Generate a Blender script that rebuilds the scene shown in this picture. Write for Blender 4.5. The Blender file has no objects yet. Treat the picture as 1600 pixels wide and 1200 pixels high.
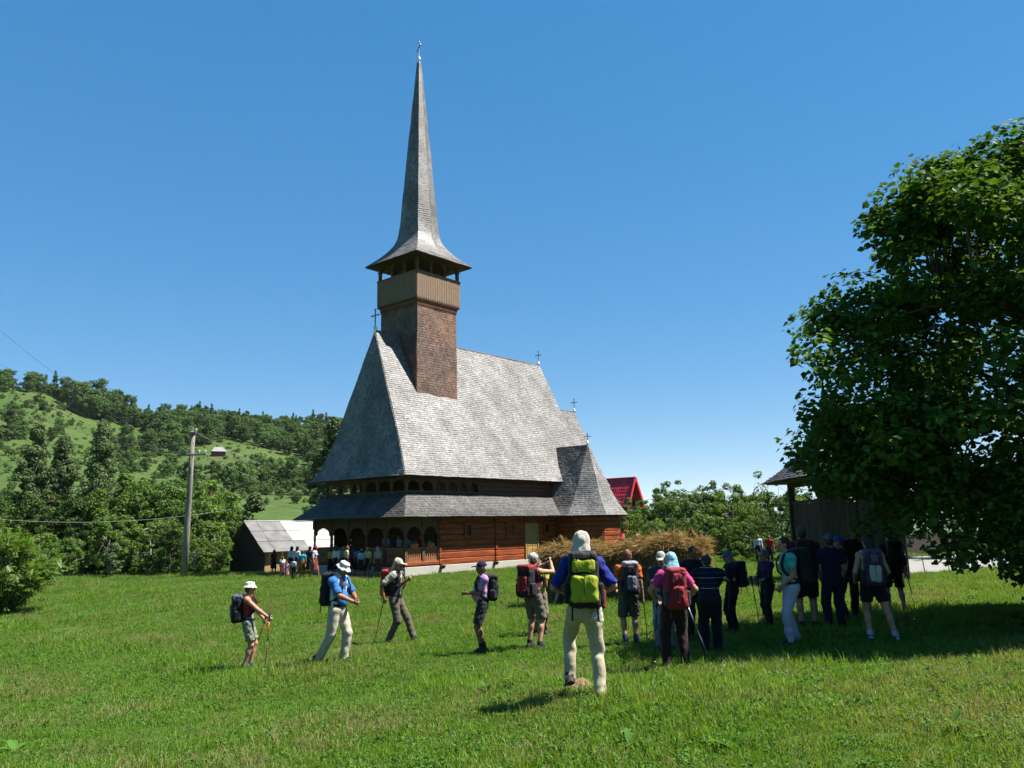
import bpy, bmesh, math, random
import numpy as np
from mathutils import Vector, Matrix

# ------------------------------------------------------------------ camera
scene = bpy.context.scene
F = 1253.0                                   # focal length in photo pixels (1600 wide)
PITCH = math.atan(220.0 / F)
ROLL = -math.radians(1.1)
_fw = np.array([0, math.cos(PITCH), math.sin(PITCH)])
_up0 = np.array([0, -math.sin(PITCH), math.cos(PITCH)])
_r0 = np.array([1.0, 0, 0])
_R = math.cos(ROLL) * _r0 + math.sin(ROLL) * _up0
_U = -math.sin(ROLL) * _r0 + math.cos(ROLL) * _up0
cam_data = bpy.data.cameras.new('camera')
cam = bpy.data.objects.new('camera', cam_data)
scene.collection.objects.link(cam)
cam_data.sensor_fit = 'HORIZONTAL'
cam_data.sensor_width = 36.0
cam_data.lens = 36.0 * F / 1600.0
cam_data.clip_start = 0.1
cam_data.clip_end = 30000
m = Matrix.Identity(4)
for i in range(3):
    m[i][0] = _R[i]; m[i][1] = _U[i]; m[i][2] = -_fw[i]
cam.matrix_world = m
scene.camera = cam
scene.render.resolution_x = 1024
scene.render.resolution_y = 768

# ------------------------------------------------------------------ sky + sun
SUN_EL = math.radians(58.0)
SUN_DIR = Vector((math.cos(SUN_EL), -0.02 * math.cos(SUN_EL), math.sin(SUN_EL))).normalized()
world = bpy.data.worlds.new('World')
scene.world = world
world.use_nodes = True
wn = world.node_tree.nodes; wl = world.node_tree.links
wn.clear()
sky = wn.new('ShaderNodeTexSky')
sky.sky_type = 'NISHITA'
sky.sun_disc = False
sky.sun_elevation = SUN_EL
sky.sun_rotation = math.radians(91.0)
sky.altitude = 3000
sky.air_density = 1.0
sky.dust_density = 0.0
sky.ozone_density = 3.0
gam = wn.new('ShaderNodeGamma'); gam.inputs['Gamma'].default_value = 0.43
hsv0 = wn.new('ShaderNodeHueSaturation'); hsv0.inputs['Saturation'].default_value = 1.42
hsv = wn.new('ShaderNodeHueSaturation'); hsv.inputs['Saturation'].default_value = 1.5
bg = wn.new('ShaderNodeBackground'); bg.inputs['Strength'].default_value = 0.128
wo = wn.new('ShaderNodeOutputWorld')
wl.new(sky.outputs[0], gam.inputs['Color']); wl.new(gam.outputs[0], hsv0.inputs['Color']); wl.new(hsv0.outputs[0], hsv.inputs['Color']); wl.new(hsv.outputs[0], bg.inputs[0]); wl.new(bg.outputs[0], wo.inputs[0])
sun_data = bpy.data.lights.new('sun', 'SUN')
sun_data.energy = 5.0
sun_data.angle = math.radians(0.5)
sun_data.color = (1.0, 0.95, 0.88)
sun = bpy.data.objects.new('sun', sun_data)
scene.collection.objects.link(sun)
sun.rotation_euler = SUN_DIR.to_track_quat('Z', 'Y').to_euler()
scene.view_settings.view_transform = 'Standard'
scene.view_settings.look = 'None'
scene.view_settings.exposure = 1.64
scene.view_settings.gamma = 1.0
try:
    scene.view_settings.use_curve_mapping = False
except Exception:
    pass
scene.render.engine = 'CYCLES'
scene.cycles.max_bounces = 6
scene.cycles.diffuse_bounces = 3
scene.cycles.transmission_bounces = 4
scene.cycles.transparent_max_bounces = 4

# ------------------------------------------------------------------ helpers
COL = scene.collection

def link(o, parent=None):
    COL.objects.link(o)
    if parent is not None:
        o.parent = parent
    return o

def tag(o, label=None, cat=None, group=None, kind=None):
    if label: o['label'] = label
    if cat: o['category'] = cat
    if group: o['group'] = group
    if kind: o['kind'] = kind
    return o

def empty(name, loc=(0, 0, 0), rz=0.0, label=None, cat=None, group=None):
    o = bpy.data.objects.new(name, None)
    o.empty_display_size = 0.3
    o.location = loc
    o.rotation_euler = (0, 0, rz)
    link(o)
    tag(o, label, cat, group)
    return o

def copy_tree(o, parent=None):
    c = o.copy()
    link(c, parent)
    for ch in list(o.children):
        copy_tree(ch, c)
    return c

def np_mesh(name, verts, faces, smooth=False):
    """verts (n,3); faces: int array (m,k) or list of such arrays."""
    me = bpy.data.meshes.new(name)
    verts = np.asarray(verts, dtype=np.float32)
    if not isinstance(faces, (list, tuple)):
        faces = [faces]
    faces = [np.asarray(f, dtype=np.int32) for f in faces if len(f)]
    me.vertices.add(len(verts))
    me.vertices.foreach_set('co', verts.ravel())
    nl = sum(f.size for f in faces); nf = sum(len(f) for f in faces)
    me.loops.add(nl); me.polygons.add(nf)
    me.loops.foreach_set('vertex_index', np.concatenate([f.ravel() for f in faces]))
    starts = []; s = 0
    for f in faces:
        k = f.shape[1]
        starts.append(s + np.arange(len(f)) * k)
        s += f.size
    me.polygons.foreach_set('loop_start', np.concatenate(starts).astype(np.int32))
    me.polygons.foreach_set('use_smooth', np.full(nf, bool(smooth)))
    me.update(calc_edges=True)
    me.validate()
    return me

def mobj(name, me, mat=None, parent=None, loc=None, rz=0.0):
    o = bpy.data.objects.new(name, me)
    if mat is not None and len(me.materials) == 0:
        me.materials.append(mat)
    if loc is not None: o.location = loc
    if rz: o.rotation_euler = (0, 0, rz)
    return link(o, parent)

class MB:
    """collects boxes, bars, tubes, prisms into one mesh"""
    def __init__(self):
        self.v = []; self.f = []
    def box(self, lo, hi):
        x0, y0, z0 = lo; x1, y1, z1 = hi
        b = len(self.v)
        self.v += [(x0,y0,z0),(x1,y0,z0),(x1,y1,z0),(x0,y1,z0),(x0,y0,z1),(x1,y0,z1),(x1,y1,z1),(x0,y1,z1)]
        self.f += [tuple(b+i for i in q) for q in ((0,3,2,1),(4,5,6,7),(0,1,5,4),(1,2,6,5),(2,3,7,6),(3,0,4,7))]
        return self
    def bar(self, a, b, w, h, up=(0, 0, 1)):
        """rectangular bar from a to b, width w (side), height h (along up)"""
        a = Vector(a); b = Vector(b); d = (b - a).normalized(); up = Vector(up)
        s = d.cross(up)
        if s.length < 1e-5: s = d.cross(Vector((1, 0, 0)))
        s.normalize(); u = s.cross(d).normalized()
        k = len(self.v)
        for p in (a, b):
            for (i, j) in ((-1,-1),(1,-1),(1,1),(-1,1)):
                self.v.append(tuple(p + s * (i * w / 2) + u * (j * h / 2)))
        self.f += [tuple(k+i for i in q) for q in ((0,3,2,1),(4,5,6,7),(0,1,5,4),(1,2,6,5),(2,3,7,6),(3,0,4,7))]
        return self
    def tube(self, pts, radii, n=8, caps=True):
        pts = [Vector(p) for p in pts]
        if not hasattr(radii, '__len__'): radii = [radii] * len(pts)
        ref = None; k0 = len(self.v)
        for i, p in enumerate(pts):
            d = (pts[min(i+1, len(pts)-1)] - pts[max(i-1, 0)]).normalized()
            if ref is None:
                ref = Vector((0, 0, 1)) if abs(d.z) < 0.9 else Vector((1, 0, 0))
            s = d.cross(ref).normalized(); t = s.cross(d).normalized(); ref = t
            for j in range(n):
                a = 2 * math.pi * j / n
                self.v.append(tuple(p + (s * math.cos(a) + t * math.sin(a)) * radii[i]))
        for i in range(len(pts) - 1):
            for j in range(n):
                a = k0 + i*n + j; b = k0 + i*n + (j+1) % n
                self.f.append((a, a + n, b + n, b))
        if caps:
            self.f.append(tuple(k0 + j for j in range(n)))
            e = k0 + (len(pts)-1)*n
            self.f.append(tuple(e + j for j in reversed(range(n))))
        return self
    def lathe(self, c, prof, n=12, sx=1.0, sy=1.0):
        """prof: list of (r,z)"""
        k0 = len(self.v)
        for r, z in prof:
            for j in range(n):
                a = 2*math.pi*j/n
                self.v.append((c[0] + r*sx*math.cos(a), c[1] + r*sy*math.sin(a), c[2] + z))
        for i in range(len(prof)-1):
            for j in range(n):
                a = k0+i*n+j; b = k0+i*n+(j+1) % n
                self.f.append((a, b, b+n, a+n))
        self.f.append(tuple(k0+j for j in reversed(range(n))))
        e = k0+(len(prof)-1)*n
        self.f.append(tuple(e+j for j in range(n)))
        return self
    def prism(self, poly, axis, lo, hi):
        """extrude a 2D polygon along axis 0/1/2 between lo and hi"""
        k = len(self.v); n = len(poly)
        for h in (lo, hi):
            for p in poly:
                q = list(p); q.insert(axis, h); self.v.append(tuple(q))
        self.f.append(tuple(k+i for i in reversed(range(n))))
        self.f.append(tuple(k+n+i for i in range(n)))
        for i in range(n):
            j = (i+1) % n
            self.f.append((k+i, k+j, k+n+j, k+n+i))
        return self
    def poly(self, pts):
        k = len(self.v); self.v += [tuple(p) for p in pts]
        self.f.append(tuple(range(k, k+len(pts)))); return self
    def mesh(self, name, smooth=False, fix=True, bevel=0.0):
        me = bpy.data.meshes.new(name)
        me.from_pydata(self.v, [], self.f)
        if fix or bevel:
            bm = bmesh.new(); bm.from_mesh(me)
            bmesh.ops.recalc_face_normals(bm, faces=bm.faces)
            if bevel:
                ed = [e for e in bm.edges if len(e.link_faces) == 2 and e.calc_face_angle(0) > 0.6]
                bmesh.ops.bevel(bm, geom=ed, offset=bevel, segments=1, affect='EDGES', clamp_overlap=True)
            bm.to_mesh(me); bm.free()
        if smooth:
            me.polygons.foreach_set('use_smooth', [True]*len(me.polygons))
        me.update()
        return me
    def build(self, name, mat, parent=None, smooth=False, loc=None, rz=0.0, bevel=0.0):
        return mobj(name, self.mesh(name, smooth, True, bevel), mat, parent, loc, rz)

# ------------------------------------------------------------------ materials
_mats = {}
def lin(c):
    return tuple(((x/255.0)/12.92 if x/255.0 <= 0.04045 else ((x/255.0+0.055)/1.055)**2.4) for x in c)

def pmat(name, col, rough=0.8, var=0.25, scale=6.0, bump=0.0, bscale=30.0, island=0.0, stretch=None, metal=0.0, spec=0.3, col2=None, c2scale=1.5, coords='Object', sheen=0.0, fac=0.65):
    """principled material with noise variation, optional second colour patches, per-island variation and bump"""
    if name in _mats: return _mats[name]
    albedo = fac if metal < 0.5 else 1.0
    col = tuple(c * albedo for c in col); col2 = tuple(c * albedo for c in col2) if col2 is not None else None
    fac = None
    mt = bpy.data.materials.new(name); mt.use_nodes = True
    nt = mt.node_tree; N = nt.nodes; L = nt.links
    b = N['Principled BSDF']
    b.inputs['Roughness'].default_value = rough
    b.inputs['Metallic'].default_value = metal
    b.inputs['Specular IOR Level'].default_value = spec
    if sheen: b.inputs['Sheen Weight'].default_value = sheen
    tc = N.new('ShaderNodeTexCoord')
    vec = tc.outputs[coords]
    if stretch:
        mp = N.new('ShaderNodeMapping'); mp.inputs['Scale'].default_value = stretch
        L.new(vec, mp.inputs['Vector']); vec = mp.outputs[0]
    rgb = N.new('ShaderNodeRGB'); rgb.outputs[0].default_value = (*col, 1)
    out = rgb.outputs[0]
    if col2 is not None:
        n2 = N.new('ShaderNodeTexNoise'); n2.inputs['Scale'].default_value = c2scale; n2.inputs['Detail'].default_value = 4
        L.new(vec, n2.inputs['Vector'])
        rp = N.new('ShaderNodeValToRGB'); rp.color_ramp.elements[0].position = 0.4; rp.color_ramp.elements[1].position = 0.62
        L.new(n2.outputs[0], rp.inputs[0])
        mx = N.new('ShaderNodeMix'); mx.data_type = 'RGBA'
        mx.inputs['B'].default_value = (*col2, 1)
        L.new(rp.outputs[0], mx.inputs['Factor']); L.new(out, mx.inputs['A']); out = mx.outputs['Result']
    nz = N.new('ShaderNodeTexNoise'); nz.inputs['Scale'].default_value = scale; nz.inputs['Detail'].default_value = 5
    L.new(vec, nz.inputs['Vector'])
    mr = N.new('ShaderNodeMapRange'); mr.inputs['From Min'].default_value = 0.3; mr.inputs['From Max'].default_value = 0.7
    mr.inputs['To Min'].default_value = 1 - var; mr.inputs['To Max'].default_value = 1 + var
    L.new(nz.outputs[0], mr.inputs['Value'])
    fac = mr.outputs[0]
    if island:
        ge = N.new('ShaderNodeNewGeometry')
        m2 = N.new('ShaderNodeMapRange'); m2.inputs['To Min'].default_value = 1 - island; m2.inputs['To Max'].default_value = 1 + island
        L.new(ge.outputs['Random Per Island'], m2.inputs['Value'])
        mu = N.new('ShaderNodeMath'); mu.operation = 'MULTIPLY'
        L.new(fac, mu.inputs[0]); L.new(m2.outputs[0], mu.inputs[1]); fac = mu.outputs[0]
    sc = N.new('ShaderNodeVectorMath'); sc.operation = 'SCALE'
    L.new(out, sc.inputs[0]); L.new(fac, sc.inputs['Scale'])
    L.new(sc.outputs[0], b.inputs['Base Color'])
    if bump:
        bn = N.new('ShaderNodeTexNoise'); bn.inputs['Scale'].default_value = bscale; bn.inputs['Detail'].default_value = 3
        L.new(vec, bn.inputs['Vector'])
        bp = N.new('ShaderNodeBump'); bp.inputs['Strength'].default_value = bump; bp.inputs['Distance'].default_value = 0.02
        L.new(bn.outputs[0], bp.inputs['Height']); L.new(bp.outputs[0], b.inputs['Normal'])
    _mats[name] = mt
    return mt

def leafmat(name, col, col2, trans=0.35, rough=0.45, island=0.35, patch=None, spec=0.35, pscale=0.6, fac=0.68):
    """leaf / grass: principled + translucent, varied per leaf; patch mixes in a second colour by place"""
    if name in _mats: return _mats[name]
    col = tuple(c * fac for c in col); col2 = tuple(c * fac for c in col2); patch = tuple(c * fac for c in patch) if patch is not None else None
    mt = bpy.data.materials.new(name); mt.use_nodes = True
    nt = mt.node_tree; N = nt.nodes; L = nt.links
    b = N['Principled BSDF']; out = N['Material Output']
    b.inputs['Roughness'].default_value = rough
    b.inputs['Specular IOR Level'].default_value = spec
    ge = N.new('ShaderNodeNewGeometry')
    mx = N.new('ShaderNodeMix'); mx.data_type = 'RGBA'
    mx.inputs['A'].default_value = (*col, 1); mx.inputs['B'].default_value = (*col2, 1)
    L.new(ge.outputs['Random Per Island'], mx.inputs['Factor'])
    o = mx.outputs['Result']
    if patch is not None:
        nz = N.new('ShaderNodeTexNoise'); nz.inputs['Scale'].default_value = pscale; nz.inputs['Detail'].default_value = 5
        nz.inputs['Roughness'].default_value = 0.65
        L.new(ge.outputs['Position'], nz.inputs['Vector'])
        rp = N.new('ShaderNodeValToRGB'); rp.color_ramp.elements[0].position = 0.5; rp.color_ramp.elements[1].position = 0.7
        L.new(nz.outputs[0], rp.inputs[0])
        m3 = N.new('ShaderNodeMix'); m3.data_type = 'RGBA'; m3.inputs['B'].default_value = (*patch, 1)
        L.new(rp.outputs[0], m3.inputs['Factor']); L.new(o, m3.inputs['A']); o = m3.outputs['Result']
    m2 = N.new('ShaderNodeMapRange'); m2.inputs['To Min'].default_value = 1 - island; m2.inputs['To Max'].default_value = 1 + island
    oi = N.new('ShaderNodeObjectInfo')
    L.new(oi.outputs['Random'], m2.inputs['Value'])
    sc = N.new('ShaderNodeVectorMath'); sc.operation = 'SCALE'
    L.new(o, sc.inputs[0]); L.new(m2.outputs[0], sc.inputs['Scale'])
    L.new(sc.outputs[0], b.inputs['Base Color'])
    tr = N.new('ShaderNodeBsdfTranslucent')
    s2 = N.new('ShaderNodeVectorMath'); s2.operation = 'MULTIPLY'
    s2.inputs[1].default_value = (1.5, 1.35, 0.5)
    L.new(sc.outputs[0], s2.inputs[0]); L.new(s2.outputs[0], tr.inputs['Color'])
    ms = N.new('ShaderNodeMixShader'); ms.inputs[0].default_value = trans
    L.new(b.outputs[0], ms.inputs[1]); L.new(tr.outputs[0], ms.inputs[2]); L.new(ms.outputs[0], out.inputs['Surface'])
    _mats[name] = mt
    return mt

# ------------------------------------------------------------------ terrain function
def _ray(px, py):
    return _fw + _R * ((px - 800) / F) - _U * ((py - 600) / F)

_ridge_px = [(-500, 600), (-200, 585), (0, 592), (60, 600), (110, 622), (215, 648), (260, 645), (350, 650), (450, 664), (520, 672),
             (600, 690), (700, 725), (800, 770), (900, 806), (1000, 815)]
_raz = []; _rel = []
for _x, _y in _ridge_px:
    _d = _ray(_x, _y); _raz.append(math.atan2(_d[0], _d[1])); _rel.append(max(0.0, _d[2] / math.hypot(_d[0], _d[1])))
_raz += [_raz[-1] + 0.15, 3.2]; _rel += [0.0, 0.0]

def _sm(t):
    t = np.clip(t, 0, 1); return t * t * (3 - 2 * t)

R0, R1 = 95.0, 470.0
def gh(x, y):
    x = np.asarray(x, float); y = np.asarray(y, float)
    r = np.hypot(x, y); az = np.arctan2(x, y)
    h0 = np.interp(y, [-30, -5, 0, 3, 6, 9, 12, 16, 25, 40, 80, 200], [-1.45, -1.6, -1.66, -1.75, -1.86, -1.97, -2.2, -2.27, -2.4, -2.5, -2.7, -2.8])
    s = np.interp(y, [-30, 14, 25, 40, 60], [0.075, 0.075, 0.055, 0.012, 0.0])
    near = h0 + s * 9 * np.tanh(x / 9)
    near = near + 0.035 * np.sin(x * 0.9 + 1.3) * np.sin(y * 0.7 + 0.5) + 0.02 * np.sin(x * 2.1 + y * 1.3)
    near = near - 0.42 * _sm((y - 48) / 7) * _sm((-x - 9) / 6)
    E = np.interp(az, _raz, _rel)
    t = np.clip((r - R0) / (R1 - R0), 0, 1)
    S = np.where(t > 0, t, 0) ** 0.8
    S = S * _sm(t * 8)
    hill = np.minimum(r, R1) * E * S
    hill = hill + _sm((r - 120) / 80) * np.minimum(E * 40, 1) * (2.2 * np.sin(x * 0.031 + 1) * np.sin(y * 0.027) + 1.0 * np.sin(x * 0.083 + y * 0.051))
    beyond = np.maximum(0, r - R1) * 0.11
    far = np.where(r > R1, -np.minimum(beyond, 160) * np.minimum(E * 12, 1) , 0)
    right_fall = -_sm((r - 110) / 500) * 55 * (1 - np.minimum(E * 14, 1))
    return near + hill + far + right_fall

def at(px, py, tmin=2.0, tmax=900.0):
    """point of the ground that lies along a viewing direction"""
    d = _ray(px, py)
    ts = np.geomspace(tmin, tmax, 3000)
    P = d[None, :] * ts[:, None]
    g = P[:, 2] - gh(P[:, 0], P[:, 1])
    i = np.argmax(g < 0)
    if g[i] >= 0: i = len(ts) - 1
    a = ts[max(i-1, 0)]; b = ts[i]
    for _ in range(25):
        mth = 0.5 * (a + b); q = d * mth
        if q[2] - gh(q[0], q[1]) < 0: b = mth
        else: a = mth
    q = d * b
    return Vector((q[0], q[1], float(gh(q[0], q[1]))))

def atd(px, py, depth):
    """point at a given distance along the viewing axis"""
    d = _ray(px, py); q = d / (d @ _fw) * depth
    return Vector(q)
def g3(x, y, dz=0.0):
    return Vector((x, y, float(gh(x, y)) + dz))
# ------------------------------------------------------------------ ground sheet
def build_ground():
    n = 340
    t = np.linspace(-1, 1, n)
    xs = np.sign(t) * (np.abs(t) ** 3.4) * 9000 + t * 25
    ty = np.linspace(-0.28, 1, 380)
    ys = np.sign(ty) * (np.abs(ty) ** 3.2) * 14000 + ty * 30
    X, Y = np.meshgrid(xs, ys, indexing='ij')
    Z = gh(X, Y)
    V = np.stack([X, Y, Z], -1).reshape(-1, 3)
    ny = len(ys)
    I = (np.arange(n-1)[:, None] * ny + np.arange(ny-1)[None, :]).ravel()
    Fc = np.stack([I, I+ny, I+ny+1, I+1], -1)
    me = np_mesh('ground', V, Fc, smooth=True)
    mt = bpy.data.materials.new('meadow_soil'); mt.use_nodes = True
    N = mt.node_tree.nodes; L = mt.node_tree.links; b = N['Principled BSDF']
    b.inputs['Roughness'].default_value = 0.95; b.inputs['Specular IOR Level'].default_value = 0.1
    ge = N.new('ShaderNodeNewGeometry')
    def noise(sc, det=5, rough=0.6):
        q = N.new('ShaderNodeTexNoise'); q.inputs['Scale'].default_value = sc; q.inputs['Detail'].default_value = det
        q.inputs['Roughness'].default_value = rough
        L.new(ge.outputs['Position'], q.inputs['Vector']); return q.outputs[0]
    def ramp(x, a, bb):
        r = N.new('ShaderNodeMapRange'); r.inputs['From Min'].default_value = a; r.inputs['From Max'].default_value = bb; r.clamp = True
        L.new(x, r.inputs['Value']); return r.outputs[0]
    def mix(f, a, bb):
        q = N.new('ShaderNodeMix'); q.data_type = 'RGBA'
        for k, s in (('A', a), ('B', bb)):
            if isinstance(s, tuple): q.inputs[k].default_value = (*[c_ * 0.66 for c_ in s], 1)
            else: L.new(s, q.inputs[k])
        L.new(f, q.inputs['Factor']); return q.outputs['Result']
    c = mix(ramp(noise(0.35), 0.35, 0.65), (0.05, 0.105, 0.015), (0.075, 0.13, 0.021))
    c = mix(ramp(noise(9.0), 0.45, 0.75), c, (0.035, 0.075, 0.012))
    c = mix(ramp(noise(1.7, 6, 0.7), 0.66, 0.8), c, (0.16, 0.12, 0.055))      # thin earthy spots
    # hillside: mown fields and rough pasture, by distance from the meadow
    ln = N.new('ShaderNodeVectorMath'); ln.operation = 'LENGTH'; L.new(ge.outputs['Position'], ln.inputs[0])
    far = ramp(ln.outputs['Value'], 90, 140)
    hc = mix(ramp(noise(0.016, 4), 0.42, 0.58), (0.056, 0.102, 0.019), (0.082, 0.124, 0.03))
    hc = mix(ramp(noise(0.07, 6, 0.7), 0.52, 0.7), hc, (0.042, 0.088, 0.017))
    hc = mix(ramp(noise(0.03, 6, 0.7), 0.56, 0.72), hc, (0.092, 0.092, 0.038))
    hc = mix(ramp(noise(0.35, 5, 0.75), 0.5, 0.72), hc, (0.024, 0.048, 0.012))
    hc = mix(ramp(noise(0.11, 5, 0.7), 0.6, 0.7), hc, (0.075, 0.102, 0.03))
    c = mix(far, c, hc)
    L.new(c, b.inputs['Base Color'])
    bp = N.new('ShaderNodeBump'); bp.inputs['Strength'].default_value = 0.6; bp.inputs['Distance'].default_value = 0.08
    L.new(noise(14, 4), bp.inputs['Height']); L.new(bp.outputs[0], b.inputs['Normal'])
    o = mobj('ground', me, mt)
    tag(o, 'green hay meadow running up to the wooded hillside', None, None, 'structure')
    return o
build_ground()

# far blue ridge across the valley
def build_ridge(name, d0, hbase, amp, seed, x0, x1, col):
    rng = np.random.default_rng(int(seed))
    nx = 120; xs = np.linspace(x0, x1, nx)
    prof = hbase + amp * (np.sin(xs / 900 + seed) * 0.5 + np.sin(xs / 370 + 2*seed) * 0.25 + np.sin(xs / 140 + seed*3) * 0.08)
    V = []; rows = 8
    for j in range(rows):
        t = j / (rows - 1)
        for i in range(nx):
            V.append((xs[i], d0 + t * 2600, -70 + (prof[i] + 70) * math.sin(t * math.pi * 0.62)))
    I = (np.arange(rows-1)[:, None] * nx + np.arange(nx-1)[None, :]).ravel()
    me = np_mesh(name, V, np.stack([I, I+1, I+nx+1, I+nx], -1), smooth=True)
    mt = pmat(name + '_woods', col, 0.95, 0.3, 0.004, spec=0.05)
    tag(mobj(name, me, mt), 'low wooded ridge far across the valley', None, None, 'structure')
build_ridge('hills', 6500, 150, 90, 2.0, -1500, 9000, (0.05, 0.085, 0.04))
# ------------------------------------------------------------------ wooden church
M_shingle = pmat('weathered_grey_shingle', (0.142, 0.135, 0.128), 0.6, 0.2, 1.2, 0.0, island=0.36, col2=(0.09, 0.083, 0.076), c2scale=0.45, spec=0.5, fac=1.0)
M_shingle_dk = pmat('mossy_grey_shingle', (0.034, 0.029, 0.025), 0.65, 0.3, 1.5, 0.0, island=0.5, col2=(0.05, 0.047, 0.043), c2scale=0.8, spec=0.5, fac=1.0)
M_shingle_br = pmat('brown_shingle', (0.125, 0.062, 0.036), 0.65, 0.3, 1.3, 0.0, island=0.42, col2=(0.082, 0.05, 0.036), c2scale=0.5, spec=0.4, fac=1.0)
M_roofbase = pmat('roof_batten_wood', (0.16, 0.15, 0.14), 0.9, 0.3, 3.0)
M_log = pmat('varnished_log', (0.19, 0.034, 0.008), 0.6, 0.35, 3.0, 0.25, 20, stretch=(0.5, 6, 6), island=0.2, col2=(0.29, 0.068, 0.015), c2scale=1.6, spec=0.2)
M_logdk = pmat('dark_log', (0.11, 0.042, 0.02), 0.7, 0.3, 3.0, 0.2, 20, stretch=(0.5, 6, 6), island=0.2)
M_post = pmat('porch_post_wood', (0.12, 0.06, 0.03), 0.7, 0.3, 5.0, 0.2, 25, stretch=(5, 5, 0.7))
M_rail = pmat('balustrade_wood', (0.28, 0.11, 0.045), 0.65, 0.35, 5.0, 0.2, 25, stretch=(5, 5, 0.7))
M_parapet = pmat('grey_brown_plank', (0.25, 0.165, 0.105), 0.8, 0.3, 4.0, 0.25, 30, stretch=(8, 8, 0.8), island=0.2)
M_newwood = pmat('raw_yellow_wood', (0.40, 0.24, 0.075), 0.6, 0.2, 4.0, 0.15, 25, stretch=(6, 6, 0.6))
M_stone = pmat('limewashed_stone', (0.55, 0.51, 0.44), 0.95, 0.25, 3.0, 0.5, 9, col2=(0.42, 0.39, 0.33), c2scale=3)
M_dark = pmat('window_dark', (0.01, 0.01, 0.012), 0.2, 0.1, 3.0, spec=0.5)
M_metal = pmat('galvanised_sheet', (0.62, 0.63, 0.63), 0.35, 0.1, 4.0, metal=0.85)
M_crossdk = pmat('grey_cross_metal', (0.30, 0.33, 0.36), 0.45, 0.15, 8.0, metal=0.4)
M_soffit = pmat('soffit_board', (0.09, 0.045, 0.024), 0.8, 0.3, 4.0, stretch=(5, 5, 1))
M_ceram = pmat('terracotta', (0.45, 0.13, 0.05), 0.8, 0.15, 6)

P0 = Vector((-5.789, 43.08, -2.50))
CH_RZ = math.radians(90 - 40.8)
church = empty('wooden_church', P0, CH_RZ, 'tall wooden church with steep grey shingle roofs and a needle spire', 'church')

def roof_patch(L, R):
    return np.asarray(L, float), np.asarray(R, float)

def shingles(patches, exposure, width, seed, lift=0.03, over=1.55):
    """overlapping shingles on patches given by left and right edge polylines (bottom to top)"""
    rng = np.random.default_rng(seed)
    V = []; 
    for L, R in patches:
        L = np.asarray(L, float); R = np.asarray(R, float)
        mid = (L + R) / 2
        seg = np.linalg.norm(np.diff(mid, axis=0), axis=1)
        cum = np.concatenate([[0], np.cumsum(seg)]); T = cum[-1]
        def ev(E, tt):
            return np.stack([np.interp(tt, cum, E[:, k]) for k in range(3)], -1)
        rows = int(T / exposure)
        for j in range(rows + 1):
            tb = j * exposure
            if tb > T - 0.03: break
            wrow = np.linalg.norm(ev(R, np.array([tb]))[0] - ev(L, np.array([tb]))[0])
            n = max(1, int(round(wrow / width)))
            cuts = (np.arange(1, n) + rng.uniform(-0.28, 0.28, n - 1) + (0.25 if j % 2 else -0.25)) / n
            cuts = np.concatenate([[0], np.clip(cuts, 0.001, 0.999), [1]])
            s0 = cuts[:-1]; s1 = cuts[1:]
            gap = 0.006 / max(wrow, 0.05)
            s0 = s0 + gap * (rng.random(n)); s1 = s1 - gap * rng.random(n)
            b = np.clip(tb + rng.normal(0, 0.009, n), -0.03, T)
            tp = np.minimum(b + exposure * over, T)
            def pt(s, t):
                # allow slight extrapolation under the eave
                l = ev(L, t); r = ev(R, t)
                return l + (r - l) * s[:, None]
            A = pt(s0, b); B = pt(s1, b); C = pt(s1, tp); D = pt(s0, tp)
            # use undeformed directions for the normal
            l1 = ev(L, np.full(n, max(tb - .01, 0))); r1 = ev(R, np.full(n, max(tb - .01, 0)))
            nn = np.cross(r1 - l1 + 1e-9, (D + C) / 2 - (A + B) / 2)
            ln = np.linalg.norm(nn, axis=1, keepdims=True); nn = nn / np.maximum(ln, 1e-9)
            k = (lift * rng.uniform(0.85, 1.3, n))[:, None]
            k2 = k * rng.uniform(0.8, 1.2, n)[:, None]
            sg = 0.012 + 0.014*np.sin(s0*wrow*1.1 + seed + tb*.6)*np.sin(tb*1.3 + s0*wrow*.37) + 0.006*np.sin(s0*wrow*3.7 + tb*2.9)
            A = A + nn*sg[:, None]; B = B + nn*sg[:, None]; C = C + nn*sg[:, None]; D = D + nn*sg[:, None]
            V.append(np.stack([A + nn*k, B + nn*k2, C + nn*0.004, D + nn*0.004, A - nn*0.012, B - nn*0.012], 1))
    V = np.concatenate(V); n = len(V)
    I = np.arange(n) * 6
    quads = np.concatenate([np.stack([I, I+1, I+2, I+3], -1), np.stack([I+4, I+5, I+1, I], -1)])
    tris = np.concatenate([np.stack([I+4, I, I+3], -1), np.stack([I+1, I+5, I+2], -1)])
    return np_mesh('shingle_covering', V.reshape(-1, 3), [quads, tris])

def sheet(patches, name, off=0.0):
    mb = MB()
    for L, R in patches:
        for i in range(len(L) - 1):
            mb.poly([L[i], R[i], R[i+1], L[i+1]])
    me = mb.mesh(name, fix=False)
    bm = bmesh.new(); bm.from_mesh(me)
    bmesh.ops.remove_doubles(bm, verts=bm.verts, dist=1e-4)
    bm.to_mesh(me); bm.free()
    return me

def roof(name, seen, unseen, mat, exposure, width, seed, basemat=M_roofbase, inset=0.02, lift=0.03):
    o = mobj(name, sheet(list(seen) + list(unseen), name), basemat, church)
    c = mobj('shingle_covering', shingles(seen, exposure, width, seed, lift), mat, o)
    c['kind'] = 'stuff'
    return o

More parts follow.
